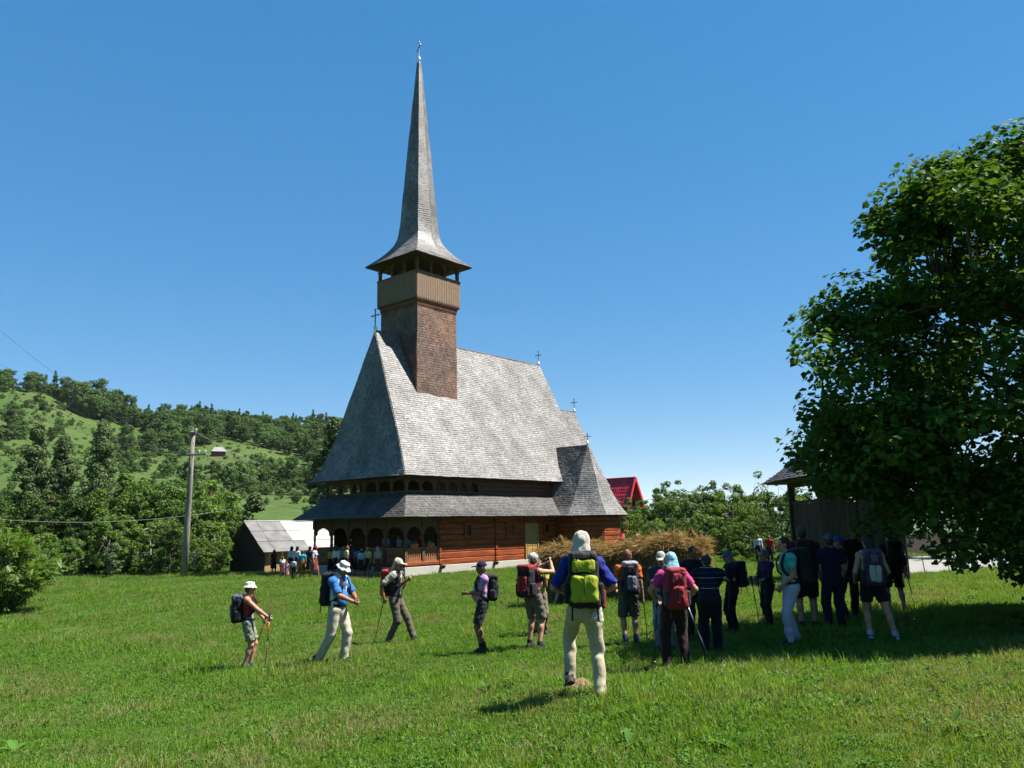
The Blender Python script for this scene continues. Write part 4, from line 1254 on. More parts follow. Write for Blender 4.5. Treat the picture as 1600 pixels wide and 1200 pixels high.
for i in range(12):
    x = -hw - .5 + i * (2*hw + .6)/12
    MB().box((x, .12, bot - .85), (x + .26, .15, bot + .05)).build('board', M_orange, rhs)
for sg in (-.9, .5):
    w = MB().box((sg, .79, 3.6), (sg + .6, .815, 4.5)).build('window', M_dark, rhs)
    MB().box((sg - .06, .775, 3.54), (sg, .812, 4.56)).box((sg + .6, .775, 3.54), (sg + .66, .812, 4.56)).build('frame', M_plaster, w)

# ------------------------------------------------------------------ hay drying rack
M_hay = leafmat('dry_hay', (0.17, 0.108, 0.043), (0.33, 0.235, 0.11), 0.3, 0.8, 0.0, spec=.1, fac=.85)
M_haycore = pmat('hay_core', (0.2, 0.135, 0.06), 0.95, 0.35, 9, 0.6, 30)
M_greypole = pmat('grey_pole_wood', (0.34, 0.31, 0.27), 0.9, 0.25, 4)
ha = at(866, 944, 10, 40); hb = at(1090, 934, 10, 40)
hv = (hb - ha); hv.z = 0; hL = hv.length; hrz = math.atan2(hv.y, hv.x)
hay = empty('hay_rack', ha, hrz, 'long rack of brown hay hung to dry behind the hikers', 'hay rack')
def hay_shape():
    rng = np.random.default_rng(8)
    d0 = float(Vector(_fw) @ ha)
    def topz(x): return 1.62 + .28*x/hL + .07*math.sin(x*2.3) + .05*math.sin(x*5.1 + 1)
    def prof(x, a):   # a 0..1 around from front foot over the top to back foot
        tz = topz(x); end = min(1, .55 + .45*min(1, min(x + .3, hL + .3 - x)/.35))
        wob = 1 + .12*math.sin(x*4 + a*7) + .1*math.sin(x*9 - a*11)
        w = (.50 * wob) * end
        if a < .42: t = a/.42; z = .12 + (tz - .38)*t; y = -w*(1.05 - .1*t)
        elif a > .58: t = (1-a)/.42; z = .12 + (tz - .38)*t; y = w*(1.05 - .1*t)
        else:
            th = math.pi*(a - .42)/.16; z = tz - .30 + .36*math.sin(th); y = -w*.95*math.cos(th)
        return Vector((x, y, z))
    nx, na = 70, 28; V = []
    for i in range(nx):
        x = -.25 + (hL + .5)*i/(nx-1)
        for j in range(na):
            p = prof(x, j/(na-1)); V.append(tuple(p + Vector(rng.normal(0, .018, 3))))
    I = (np.arange(nx-1)[:, None]*na + np.arange(na-1)[None, :]).ravel()
    fc = [np.stack([I, I+na, I+na+1, I+1], -1)]
    me = np_mesh('hay_body', V, fc)
    bm = bmesh.new(); bm.from_mesh(me); bmesh.ops.holes_fill(bm, edges=[e for e in bm.edges if e.is_boundary], sides=0); bm.to_mesh(me); bm.free()
    mobj('hay_body', me, M_haycore, hay)
    S = []
    for k in range(21000):
        x = rng.uniform(-.3, hL + .3); a = rng.beta(1.1, 1.1)
        if rng.random() < .35: a = rng.uniform(.36, .64)
        p = np.array(prof(min(max(x, -.25), hL + .25), a)) + rng.normal(0, .03, 3)
        out = np.array([0, -1 if a < .5 else 1, 0.0])
        if .42 < a < .58: d = np.array([rng.normal(0, .8), (a - .5)*14 + rng.normal(0, .4), rng.normal(-.05, .25)])
        else: d = np.array([rng.normal(0, .28), 0, -1.0]) + out*rng.uniform(-.05, .25)
        if x < 0: d = d + np.array([-.35, 0, 0])
        if x > hL: d = d + np.array([.45, 0, 0])
        d /= np.linalg.norm(d); l = rng.uniform(.14, .46); w = np.cross(d, rng.normal(0, 1, 3)); w *= rng.uniform(.004, .011)/np.linalg.norm(w)
        q = p + d*l*.5 + out*.02; r = p + d*l + np.array([0, 0, -.05*l]) + rng.normal(0, .02, 3)
        S += [p - w, p + w, q + w*.9, q - w*.9, r + w*.2, r - w*.2]
    # tufts over the post tops
    for (xp, h) in ((.28, .30), (hL*.62, .22), (hL*.985, .34)):
        for k in range(420):
            z0 = topz(xp) + h*rng.uniform(-.1, 1); a = rng.uniform(0, 6.28); d = np.array([math.cos(a)*.75, math.sin(a)*.4, -1.0 + rng.normal(0, .2)])
            p = np.array([xp, 0, z0]) + rng.normal(0, .02, 3); l = rng.uniform(.15, .5); d /= np.linalg.norm(d)
            w = np.cross(d, rng.normal(0, 1, 3)); w *= .008/np.linalg.norm(w); q = p + d*l*.5; r = p + d*l
            S += [p - w, p + w, q + w, q - w, r + w*.3, r - w*.3]
    S = np.array(S); I = np.arange(len(S)//6)*6
    o = mobj('hay', np_mesh('hay', S, np.concatenate([np.stack([I, I+1, I+2, I+3], -1), np.stack([I+3, I+2, I+4, I+5], -1)])), M_hay, hay)
    o['kind'] = 'stuff'
    for xp in (.28, hL*.62, hL*.985):
        MB().tube([(xp, 0, -.3), (xp, 0, topz(xp) + .2)], [.06, .045], 7).build('post', M_greypole, hay, smooth=True)
    for z in (.55, 1.05, 1.5):
        MB().tube([(-.2, 0, z), (hL + .2, 0, z + .15)], .035, 6).build('rail', M_greypole, hay, smooth=True)
hay_shape()
qa = at(864, 948, 10, 40); qb = atd(880, 897, float(Vector(_fw) @ qa) + .25)
MB().tube([rel(qa, qa), rel(qb, qa)], [.045, .04], 7)
pr = bpy.data.objects.new('prop_pole', MB().tube([(0, 0, -.1), rel(qb, qa)], [.05, .042], 8).mesh('prop_pole', True)); pr.data.materials.append(M_greypole); pr.location = qa; link(pr)
tag(pr, 'pale wooden prop leaning against the left end of the hay rack', 'pole')

# ------------------------------------------------------------------ shingled hut at the right
hutp = g3(10.15, 26.8)
hut = empty('shingled_hut', hutp, math.radians(-4), 'shaded timber hut with a shingle roof behind the big tree', 'hut')
hw_, hd_, eh = 2.45, 3.6, 3.42
ez = [eh, eh + .45, eh + 1.0, eh + 2.9]; eo = [-.85, -.25, .3, 1.35]
hsw = [(a, a, z) for a, z in zip(eo, ez)]; hse = [(hw_ - a, a, z) for a, z in zip(eo, ez)]; hne = [(hw_ - a, hd_ - a, z) for a, z in zip(eo, ez)]; hnw = [(a, hd_ - a, z) for a, z in zip(eo, ez)]
pp = [(hsw, hse), (hnw, hsw), (hse, hne)]
ro = mobj('roof', sheet(pp + [(hne, hnw)], 'roof'), M_roofbase, hut)
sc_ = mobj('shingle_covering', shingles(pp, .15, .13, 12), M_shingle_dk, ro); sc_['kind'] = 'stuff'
MB().box((-.7, -.7, eh - .04), (hw_ + .7, hd_ + .7, eh)).build('soffit', M_soffit, hut)
for (x, y) in ((0, 0), (hw_/2, 0), (hw_, 0), (0, hd_), (hw_, hd_)):
    MB().box((x - .11, y - .11, -.3), (x + .11, y + .11, eh - .05)).build('post', M_shedwall, hut, bevel=.02)
x = .12
while x < hw_ - .25:
    w = rs.uniform(.16, .24)
    MB().box((x, -.04 + rs.uniform(0, .02), -.25), (x + w - .012, .02, 2.62 + rs.uniform(-.02, .02))).build('board', M_shedwall, hut); x += w
y = .12
while y < hd_ - .25:
    w = rs.uniform(.16, .24)
    MB().box((-.04 + rs.uniform(0, .02), y, -.25), (.02, y + w - .012, 2.62)).build('board', M_shedwall, hut)
    MB().box((hw_ - .02, y, -.25), (hw_ + .04, y + w - .012, 2.62)).build('board', M_shedwall, hut); y += w
MB().bar((0, 0, 2.68), (hw_, 0, 2.68), .1, .1).bar((0, 0, 2.68), (0, hd_, 2.68), .1, .1).build('rail', M_shedwall, hut)
MB().bar((0, 0, eh - .12), (hw_, 0, eh - .12), .16, .16).bar((0, .1, eh - .12), (0, hd_, eh - .12), .16, .16).build('wall_plate', M_shedwall, hut)

# ------------------------------------------------------------------ paved path and dark fence at the right
M_slab = pmat('pale_paving', (0.27, 0.255, 0.235), 0.9, 0.15, 2.0, 0.2, 20)
path = empty('path', (0, 0, 0), 0); path['kind'] = 'structure'; path['label'] = 'pale paved path rising behind the hikers at the right'
c00 = at(1404, 900, 8, 60); c10 = at(1640, 884, 8, 60); c01 = at(1400, 872, 8, 60); c11 = at(1640, 851, 8, 60)
for i in range(7):
    for j in range(5):
        def pt(s, t):
            a = c00.lerp(c10, s); b = c01.lerp(c11, s); q = a.lerp(b, t); return q.x, q.y
        s0, s1, t0, t1 = i/7 + .003, (i+1)/7 - .003, j/5 + .004, (j+1)/5 - .004
        cs = [pt(s0, t0), pt(s1, t0), pt(s1, t1), pt(s0, t1)]
        mb = MB(); dz = rs.uniform(.035, .05)
        mb.v = [(x, y, float(gh(x, y)) + dz) for x, y in cs] + [(x, y, float(gh(x, y)) - .15) for x, y in cs]
        mb.f = [(0, 1, 2, 3), (7, 6, 5, 4), (0, 4, 5, 1), (1, 5, 6, 2), (2, 6, 7, 3), (3, 7, 4, 0)]
        mb.build('slab', M_slab, path, bevel=.012)
fa, fb2 = at(1380, 872, 8, 80), at(1680, 849, 8, 80)
fdir = (fb2 - fa); n_ = int(Vector((fdir.x, fdir.y, 0)).length / .17)
df = empty('board_fence', fa, 0, 'dark vertical board fence above the paved path', 'fence')
for i in range(min(n_, 120)):
    p = fa.lerp(fb2, (i + .5)/n_); p.z = float(gh(p.x, p.y))
    o = MB().box((-.07, -.015, -.2), (.07, .015, 1.25 + rs.uniform(-.06, .06))).build('board', M_shedwall, df, loc=tuple(p - fa)); o.rotation_euler = (0, 0, math.atan2(fdir.y, fdir.x))
o = MB().bar(Vector((0, .04, .9)), fdir + Vector((0, .04, .9)), .05, .09).build('rail', M_shedwall, df)

# ------------------------------------------------------------------ grass
G_a = leafmat('meadow_grass', (0.086, 0.20, 0.016), (0.185, 0.325, 0.036), 0.42, 0.5, 0.25, patch=(0.235, 0.265, 0.085), spec=.25, pscale=.38)
G_dry = leafmat('dry_grass', (0.22, 0.195, 0.08), (0.34, 0.29, 0.135), 0.3, 0.7, 0.2, spec=.2)
G_leaf = leafmat('clover_leaf', (0.06, 0.16, 0.022), (0.11, 0.24, 0.035), 0.35, 0.6, 0.2, spec=.1)
def tuft(seed, nb, h, spread, w, lean=.5):
    rng = np.random.default_rng(seed); V = []; Q = []; T = []
    for k in range(nb):
        a = rng.uniform(0, 6.28); r = spread*math.sqrt(rng.random()); b = np.array([math.cos(a)*r, math.sin(a)*r, -.01])
        d = np.array([math.cos(a + rng.normal(0, .9)), math.sin(a + rng.normal(0, .9)), 0]) * lean * rng.uniform(.15, 1.2)
        hh_ = h*rng.uniform(.5, 1.15); s = rng.uniform(0, 6.28); sv = np.array([math.cos(s), math.sin(s), 0])*w*rng.uniform(.7, 1.3)
        m_ = b + d*hh_*.35 + np.array([0, 0, hh_*.6]); t = b + d*hh_*1.05 + np.array([0, 0, hh_*(1 - .35*np.linalg.norm(d))])
        i = len(V); V += [b - sv, b + sv, m_ + sv*.8, m_ - sv*.8, t]; Q.append((i, i+1, i+2, i+3)); T.append((i+3, i+2, i+4))
    return np_mesh('tuft', V, [np.array(Q), np.array(T)])
def clover(seed, n_, h, spread, s):
    rng = np.random.default_rng(seed)
    a = rng.uniform(0, 6.28, n_); r = spread*np.sqrt(rng.random(n_))
    C = np.stack([np.cos(a)*r, np.sin(a)*r, h*rng.uniform(.4, 1, n_)], -1)
    V = leaf_verts(C, np.array([0, 0, 1.0]) + rng.normal(0, .4, (n_, 3)), s*rng.uniform(.7, 1.3, n_), rng, .7)
    I = np.arange(n_)*4; return np_mesh('clover', V, np.stack([I, I+1, I+2, I+3], -1))
tufts = [tuft(1, 30, .075, .10, .0030), tuft(2, 26, .10, .10, .0034), tuft(3, 28, .06, .11, .0036, .9), tuft(4, 16, .15, .07, .0034, .4), tuft(5, 14, .16, .09, .0022, .7), clover(6, 26, .055, .10, .035), tuft(7, 26, .09, .12, .0055, .6)]
for i, me in enumerate(tufts): me.materials.append(G_dry if i == 4 else G_leaf if i == 5 else G_a)
def build_grass():
    rng = np.random.default_rng(17)
    n0 = 330000
    # sample distance with density falling off
    rr = np.linspace(4.2, 78, 2000); rho = np.where(rr < 8, 1, (8/rr)**1.35)*rr
    cdf = np.cumsum(rho); cdf /= cdf[-1]
    n = 150000
    r = np.interp(rng.random(n), cdf, rr); a = rng.uniform(-.68, .68, n)
    x, y = r*np.sin(a), r*np.cos(a)
    # keep clear of the buildings and path
    c, s = math.cos(CH_RZ), math.sin(CH_RZ)
    u_ = (x - P0.x)*c + (y - P0.y)*s; v_ = -(x - P0.x)*s + (y - P0.y)*c
    ok = ~((u_ > -.25) & (u_ < 22) & (v_ > -.25) & (v_ < 8.3)) & ~((np.hypot(u_ - AU, v_ - AV) < 2.1))
    us = (x + 17.0)*c + (y - 55.33)*s; vs = -(x + 17.0)*s + (y - 55.33)*c
    ok &= ~((us > .2) & (us < 9) & (vs > .2) & (vs < 5.1))
    def inq(q):
        out = np.ones(len(x), bool)
        for i in range(4):
            p0, p1 = q[i], q[(i+1) % 4]; out &= ((p1.x-p0.x)*(y-p0.y) - (p1.y-p0.y)*(x-p0.x)) > 0
        return out
    ok &= ~inq([c00, c10, c11, c01])
    for (mx, my, mr) in BARE: ok &= (np.hypot((x - mx), (y - my)*.8) > mr*rng.uniform(.6, 1.1, n))
    x, y, r = x[ok], y[ok], r[ok]; n = len(x)
    def nz(f, ph): return (np.sin(x*f + ph) * np.sin(y*f*1.1 + ph*1.7) + np.sin(x*f*2.3 - y*f*1.7 + ph)*.6 + np.sin(y*f*3.1 + x*f*2.9 + ph*2)*.4)/2
    lush = nz(.55, 1.0); dry = nz(.8, 4.0) + nz(2.1, 2.0)*.5
    idx = rng.choice([0, 1, 2, 3, 5, 6], n, p=[.3, .2, .2, .05, .1, .15])
    idx = np.where((rng.random(n) < np.clip(.06 + .22*(dry - .1), 0.02, .4)), 4, idx)
    idx = np.where((lush > .35) & (rng.random(n) < .22), 3, idx)
    scl = rng.uniform(.6, 1.35, n)*(1 + .38*np.clip(lush, -.9, 1))*np.interp(r, [4, 14, 40, 78], [.95, 1.05, 1.55, 2.2])
    scl = np.where(idx == 4, scl*.95, scl)
    z = gh(x, y)
    scatter('grass', np.stack([x, y, z - .004], -1), scl, np.stack([rng.normal(0, .1, n), rng.normal(0, .1, n), rng.uniform(0, 6.28, n)], -1), idx, tufts, 'short green meadow grass with dry stalks and clover')
BARE = []
M_earth = pmat('dry_earth', (0.24, 0.16, 0.095), 0.95, 0.35, 14, 0.8, 40)
def mole(px, py, r, h, label):
    p = at(px, py, 3, 40); rng = np.random.default_rng(int(px)); BARE.append((p.x, p.y, r*.8))
    nr, na = 9, 26; V = [(0, 0, h*1.02)]
    for i in range(1, nr):
        for j in range(na):
            a = 2*math.pi*j/na; q = i/(nr-1); rr_ = r*q*(1 + .15*math.sin(3*a + px)); V.append((rr_*math.cos(a), rr_*math.sin(a), h*math.cos(q*math.pi/2)**1.3 - .03*q + rng.normal(0, .012)*(1-q*.6)))
    Q = [(1 + (i-1)*na + j, 1 + (i-1)*na + (j+1) % na, 1 + i*na + (j+1) % na, 1 + i*na + j) for i in range(1, nr-1) for j in range(na)]
    T = [(0, 1 + j, 1 + (j+1) % na) for j in range(na)]
    Q = [q[::-1] for q in Q]
    o = mobj('molehill', np_mesh('molehill', V, [np.array(Q), np.array(T)], True), M_earth, None, p); tag(o, label, 'molehill')
mole(908, 1078, .26, .13, "earth mound under the raised boot of the hiker with the lime pack")
mole(1133, 1081, .16, .05, 'small bare patch of earth in the grass right of the lime-pack hiker')
mole(1142, 1102, .12, .04, 'smaller bare patch of earth below the other patch in the foreground grass')
build_grass()

# broad-leaved weeds in the foreground
def weed(px, py, n_, size, label, tall=0.0, up=.5):
    p = at(px, py, 3, 40); rng = np.random.default_rng(int(px*7 + py))
    e = empty('weed', p, 0, label, 'weed', 'broad-leaved weeds in the grass')
    if tall: MB().tube([(0, 0, 0), (.02, 0, tall*.5), (.0, .03, tall)], [.008, .006, .003], 5).build('stem', G_leaf, e)
    for k in range(n_):
        a = rng.uniform(0, 6.28); l = size*rng.uniform(.6, 1.2); el = rng.uniform(.2, .9)*up*2
        d = Vector((math.cos(a)*math.cos(el), math.sin(a)*math.cos(el), math.sin(el))); s_ = Vector((-math.sin(a), math.cos(a), 0))*l*.17
        b = Vector((0, 0, tall*rng.uniform(.1, 1) if tall else .005)); u2 = Vector((0, 0, 1))
        m1 = b + d*l*.35; m2 = b + d*l*.7 - u2*l*.05; t = b + d*l - u2*l*.2
        mb = MB(); mb.v = [tuple(b), tuple(m1 + s_ + u2*.01), tuple(m1), tuple(m1 - s_ + u2*.01), tuple(m2 + s_*.8 + u2*.01), tuple(m2), tuple(m2 - s_*.8 + u2*.01), tuple(t)]
        mb.f = [(0, 2, 1), (0, 3, 2), (1, 2, 5, 4), (2, 3, 6, 5), (4, 5, 7), (5, 6, 7)]
        mobj('leaf', mb.mesh('leaf', True, False), G_leaf, e)
for (px, py, n_, s_, l, t, u2) in [(986, 1170, 5, .2, 'pale dock plant with upright leaves at the bottom right of the lime-pack hiker', 0, .7), (1146, 1172, 3, .22, 'dock plant with two stiff upright leaves at the bottom edge', 0, .8),
        (1040, 1092, 9, .2, 'spreading dark-leaved weed in the grass right of the lime-pack hiker', 0, .3), (1310, 1030, 16, .14, 'tall leafy weed at the edge of the tree shade', .38, .4), (1302, 1092, 7, .16, 'low dark weed in the sunny grass at the right', 0, .35),
        (1415, 1126, 4, .17, 'single pale weed near the right edge of the foreground', 0, .5), (434, 1145, 8, .15, 'dark weed rosette in the grass below the walking man', 0, .3), (485, 1144, 5, .12, 'small weed beside the dark rosette', 0, .4),
        (66, 1140, 7, .2, 'broad-leaved weed at the lower left', 0, .5), (22, 1175, 8, .2, 'dark weed in the lower left corner', 0, .4), (800, 1082, 18, .14, 'clump of leafy weeds in the shadow left of the foreground boot', .16, .4), (830, 1070, 14, .14, 'leafy clump nearest the raised boot', .14, .4), (760, 1088, 12, .13, 'leftmost clump of weeds in the foreground shadow', .12, .4), (1495, 1150, 5, .15, 'upright weed in the lower right grass', .1, .5)]:
    weed(px, py, n_, s_, l, t, u2)
# ------------------------------------------------------------------ implicit-surface modeller for figures
def smin(a, b, k):
    h = np.clip(0.5 + 0.5*(b - a)/k, 0, 1)
    return b*(1 - h) + a*h - k*h*(1 - h)

class SDF:
    def __init__(self, lo, hi, h):
        self.h = h; self.lo = np.asarray(lo, float) - 3*h
        n = np.ceil((np.asarray(hi, float) + 3*h - self.lo)/h).astype(int) + 1
        self.n = n; self.D = np.full(n, 0.5, np.float32)
        self.ax = [(self.lo[i] + np.arange(n[i])*h).astype(np.float32) for i in range(3)]
    def _box(self, lo, hi, pad):
        sl = []
        for i in range(3):
            a = int(np.floor((lo[i] - pad - self.lo[i])/self.h)); b = int(np.ceil((hi[i] + pad - self.lo[i])/self.h)) + 1
            sl.append(slice(max(a, 0), min(max(b, 1), self.n[i])))
        return tuple(sl)
    def _P(self, sl):
        return self.ax[0][sl[0]][:, None, None], self.ax[1][sl[1]][None, :, None], self.ax[2][sl[2]][None, None, :]
    def _put(self, sl, d, k, mode):
        cur = self.D[sl]
        if mode == 'add': self.D[sl] = smin(cur, d, k) if k > 0 else np.minimum(cur, d)
        else:
            self.D[sl] = -smin(-cur, d, max(k, 1e-4))
    def cone(self, a, b, ra, rb, k=.02, flat=None, cut=None, mode='add'):
        """tapered capsule; flat=(axis, factor): squashed along that axis; cut: flat ends 'a','b','ab'"""
        a = np.asarray(a, float); b = np.asarray(b, float); R = max(ra, rb)
        sl = self._box(np.minimum(a, b) - R*1.3, np.maximum(a, b) + R*1.3, .05)
        X, Y, Z = self._P(sl); ab = b - a; L2 = float(ab @ ab) + 1e-9
        px, py, pz = X - a[0], Y - a[1], Z - a[2]
        tt = (px*ab[0] + py*ab[1] + pz*ab[2])/L2; t = np.clip(tt, 0, 1)
        dx, dy, dz = px - t*ab[0], py - t*ab[1], pz - t*ab[2]
        if flat is not None:
            f, s = np.asarray(flat[0], float), flat[1]
            q = dx*f[0] + dy*f[1] + dz*f[2]; e = (1/s - 1)*q
            d = np.sqrt((dx + f[0]*e)**2 + (dy + f[1]*e)**2 + (dz + f[2]*e)**2) - (ra + (rb - ra)*t)
            d = d*(s if s < 1 else 1)**.5
        else:
            d = np.sqrt(dx*dx + dy*dy + dz*dz) - (ra + (rb - ra)*t)
        if cut:
            L = math.sqrt(L2)
            if 'b' in cut: d = np.maximum(d, (tt - 1)*L)
            if 'a' in cut: d = np.maximum(d, -tt*L)
        self._put(sl, d.astype(np.float32), k, mode); return self
    def ell(self, c, r, B=None, k=.02, mode='add', clip=None):
        """ellipsoid with axes B (rows) ; clip=(point,normal): keep the side opposite the normal"""
        c = np.asarray(c, float); r = np.asarray(r, float); B = np.eye(3) if B is None else np.asarray(B, float)
        R = float(max(r)); sl = self._box(c - R, c + R, .04); X, Y, Z = self._P(sl)
        p = [X - c[0], Y - c[1], Z - c[2]]
        q = [p[0]*B[i][0] + p[1]*B[i][1] + p[2]*B[i][2] for i in range(3)]
        k0 = np.sqrt(sum((q[i]/r[i])**2 for i in range(3))); k1 = np.sqrt(sum((q[i]/r[i]**2)**2 for i in range(3)))
        d = k0*(k0 - 1)/np.maximum(k1, 1e-6)
        if clip is not None:
            o, n = np.asarray(clip[0], float), np.asarray(clip[1], float)
            d = np.maximum(d, (X - o[0])*n[0] + (Y - o[1])*n[1] + (Z - o[2])*n[2])
        self._put(sl, d.astype(np.float32), k, mode); return self
    def rbox(self, c, r, B, rad=.03, k=.01, mode='add'):
        c = np.asarray(c, float); B = np.asarray(B, float); r = np.asarray(r, float)
        R = float(np.linalg.norm(r)); sl = self._box(c - R, c + R, .02); X, Y, Z = self._P(sl)
        p = [X - c[0], Y - c[1], Z - c[2]]
        q = [np.abs(p[0]*B[i][0] + p[1]*B[i][1] + p[2]*B[i][2]) - (r[i] - rad) for i in range(3)]
        d = np.sqrt(sum(np.maximum(x, 0)**2 for x in q)) + np.minimum(np.maximum(q[0], np.maximum(q[1], q[2])), 0) - rad
        self._put(sl, d.astype(np.float32), k, mode); return self
    def below(self, z):       # remove everything below z
        self.D = np.maximum(self.D, (z - self.ax[2])[None, None, :]); return self
    def folds(self, seed, amp, lam=(.05, .13), vert=.5):
        rng = np.random.default_rng(seed); X, Y, Z = self._P((slice(None),)*3)
        f = np.zeros(self.D.shape, np.float32)
        for i in range(5):
            d = rng.normal(0, 1, 3); d[2] *= (.3 + vert); d /= np.linalg.norm(d); w = 2*math.pi/rng.uniform(*lam)
            ph = rng.uniform(0, 6.28); d2 = rng.normal(0, 1, 3)*9
            f += np.sin((X*d[0] + Y*d[1] + Z*d[2])*w + ph + 1.9*np.sin(X*d2[0] + Y*d2[1] + Z*d2[2]))
        self.D = self.D + f*(amp/2.2); return self
    def mesh(self, scale=1.0):
        D = self.D; nx, ny, nz = D.shape; ins = D < 0
        cs = [D[i:nx-1+i, j:ny-1+j, k:nz-1+k] for i in (0, 1) for j in (0, 1) for k in (0, 1)]
        cnt = sum((c < 0).astype(np.int8) for c in cs); m_ = (cnt > 0) & (cnt < 8)
        I, J, K = np.nonzero(m_); n = len(I)
        idx = np.full(m_.shape, -1, np.int32); idx[I, J, K] = np.arange(n)
        cor = np.array([(i, j, k) for i in (0, 1) for j in (0, 1) for k in (0, 1)], float)
        val = np.stack([c[m_] for c in cs], 1)
        acc = np.zeros((n, 3)); num = np.zeros(n)
        for a in range(8):
            for b in range(a+1, 8):
                if np.abs(cor[a] - cor[b]).sum() != 1: continue
                va, vb = val[:, a], val[:, b]; x = (va < 0) != (vb < 0)
                t = np.where(x, va/(va - vb + 1e-12), 0)
                acc += np.where(x[:, None], cor[a] + (cor[b] - cor[a])*t[:, None], 0); num += x
        V = (np.stack([I, J, K], 1) + acc/num[:, None])*self.h + self.lo
        Q = []
        for ax in range(3):
            a1, a2 = [(1, 2), (2, 0), (0, 1)][ax]
            s0 = [slice(1, -1)]*3; s0[ax] = slice(0, -1); s1 = list(s0); s1[ax] = slice(1, None)
            A = ins[tuple(s0)]; Bn = ins[tuple(s1)]
            for sign in (0, 1):
                w = np.argwhere((A & ~Bn) if sign == 0 else (~A & Bn))
                if not len(w): continue
                off = np.array([1, 1, 1]); off[ax] = 0; w = w + off
                def cell(d1, d2):
                    c = w.copy(); c[:, a1] -= d1; c[:, a2] -= d2; return idx[c[:, 0], c[:, 1], c[:, 2]]
                q = np.stack([cell(1, 1), cell(0, 1), cell(0, 0), cell(1, 0)], 1)
                Q.append(q if sign == 0 else q[:, ::-1])
        Q = np.concatenate(Q); Q = Q[(Q >= 0).all(1)]
        return V*scale, Q

def smesh(name, sdf, scale, mat, parent):
    V, Q = sdf.mesh(scale)
    return mobj(name, np_mesh(name, V, Q, smooth=True), mat, parent)

# fabric / skin materials
def fabric(name, rgb, rough=0.85, var=.12, bump=.15):
    return pmat('fabric_' + name, lin(rgb), rough, var, 9.0, .75, 17, spec=.2, sheen=.05, stretch=(1, 1, .6), fac=.48)
def skin(name, rgb):
    return pmat('skin_' + name, lin(rgb), .55, .08, 12, .05, 80, spec=.35, fac=.44)
SK = {'fair': skin('fair', (214, 158, 126)), 'tan': skin('tan', (184, 122, 88)), 'brown': skin('brown', (160, 104, 76))}
M_eye = pmat('eye_dark', (.02, .015, .012), .2, .05); M_lens = pmat('dark_lens', (.01, .01, .012), .1, .05, spec=.6)

_lin0 = lin
def lin65(c): return tuple(x * .46 for x in _lin0(c))

def stripes(name, base, cols, period, axis=2):
    """horizontal woven stripes running round a garment"""
    key = 'stripe_' + name
    if key in _mats: return _mats[key]
    mt = bpy.data.materials.new(key); mt.use_nodes = True; N = mt.node_tree.nodes; L = mt.node_tree.links; b = N['Principled BSDF']
    b.inputs['Roughness'].default_value = .85; b.inputs['Specular IOR Level'].default_value = .2
    tc = N.new('ShaderNodeTexCoord'); sx = N.new('ShaderNodeSeparateXYZ'); L.new(tc.outputs['Object'], sx.inputs[0])
    mu = N.new('ShaderNodeMath'); mu.operation = 'DIVIDE'; mu.inputs[1].default_value = period; L.new(sx.outputs[axis], mu.inputs[0])
    fr = N.new('ShaderNodeMath'); fr.operation = 'FRACT'; L.new(mu.outputs[0], fr.inputs[0])
    rp = N.new('ShaderNodeValToRGB'); rp.color_ramp.interpolation = 'CONSTANT'; el = rp.color_ramp.elements
    el[0].position = 0; el[0].color = (*lin65(base), 1); el[1].position = cols[0][0]; el[1].color = (*lin65(cols[0][2]), 1)
    e = el.new(cols[0][1]); e.color = (*lin65(base), 1)
    for (p0, p1, c) in cols[1:]:
        e = el.new(p0); e.color = (*lin65(c), 1); e = el.new(p1); e.color = (*lin65(base), 1)
    L.new(fr.outputs[0], rp.inputs[0]); L.new(rp.outputs[0], b.inputs['Base Color'])
    _mats[key] = mt; return mt
def patchy(name, cols, scale):
    """printed cloth of several colours"""
    key = 'print_' + name
    if key in _mats: return _mats[key]
    mt = bpy.data.materials.new(key); mt.use_nodes = True; N = mt.node_tree.nodes; L = mt.node_tree.links; b = N['Principled BSDF']
    b.inputs['Roughness'].default_value = .85
    tc = N.new('ShaderNodeTexCoord'); nz = N.new('ShaderNodeTexNoise'); nz.inputs['Scale'].default_value = scale; nz.inputs['Detail'].default_value = 1
    L.new(tc.outputs['Object'], nz.inputs['Vector'])
    rp = N.new('ShaderNodeValToRGB'); rp.color_ramp.interpolation = 'CONSTANT'; el = rp.color_ramp.elements
    el[0].color = (*lin65(cols[0]), 1); n = len(cols)
    for i, c in enumerate(cols[1:]):
        p = .36 + .28*(i)/(max(1, n - 2))
        if i == 0: el[1].position = p; el[1].color = (*lin65(c), 1)
        else: e = el.new(p); e.color = (*lin65(c), 1)
    L.new(nz.outputs[0], rp.inputs[0]); L.new(rp.outputs[0], b.inputs['Base Color'])
    _mats[key] = mt; return mt

def v3(*a): return np.array(a, float)
def unit(a): return a/(np.linalg.norm(a) + 1e-9)
def ik(a, b, l1, l2, pole):
    d = b - a; L = np.linalg.norm(d); L2 = min(L, (l1 + l2)*.998); d = d/L; b2 = a + d*L2
    x = (l1*l1 - l2*l2 + L2*L2)/(2*L2); h = math.sqrt(max(l1*l1 - x*x, 0))
    p = pole - d*(pole @ d); p = unit(p)
    return a + d*x + p*h, b2

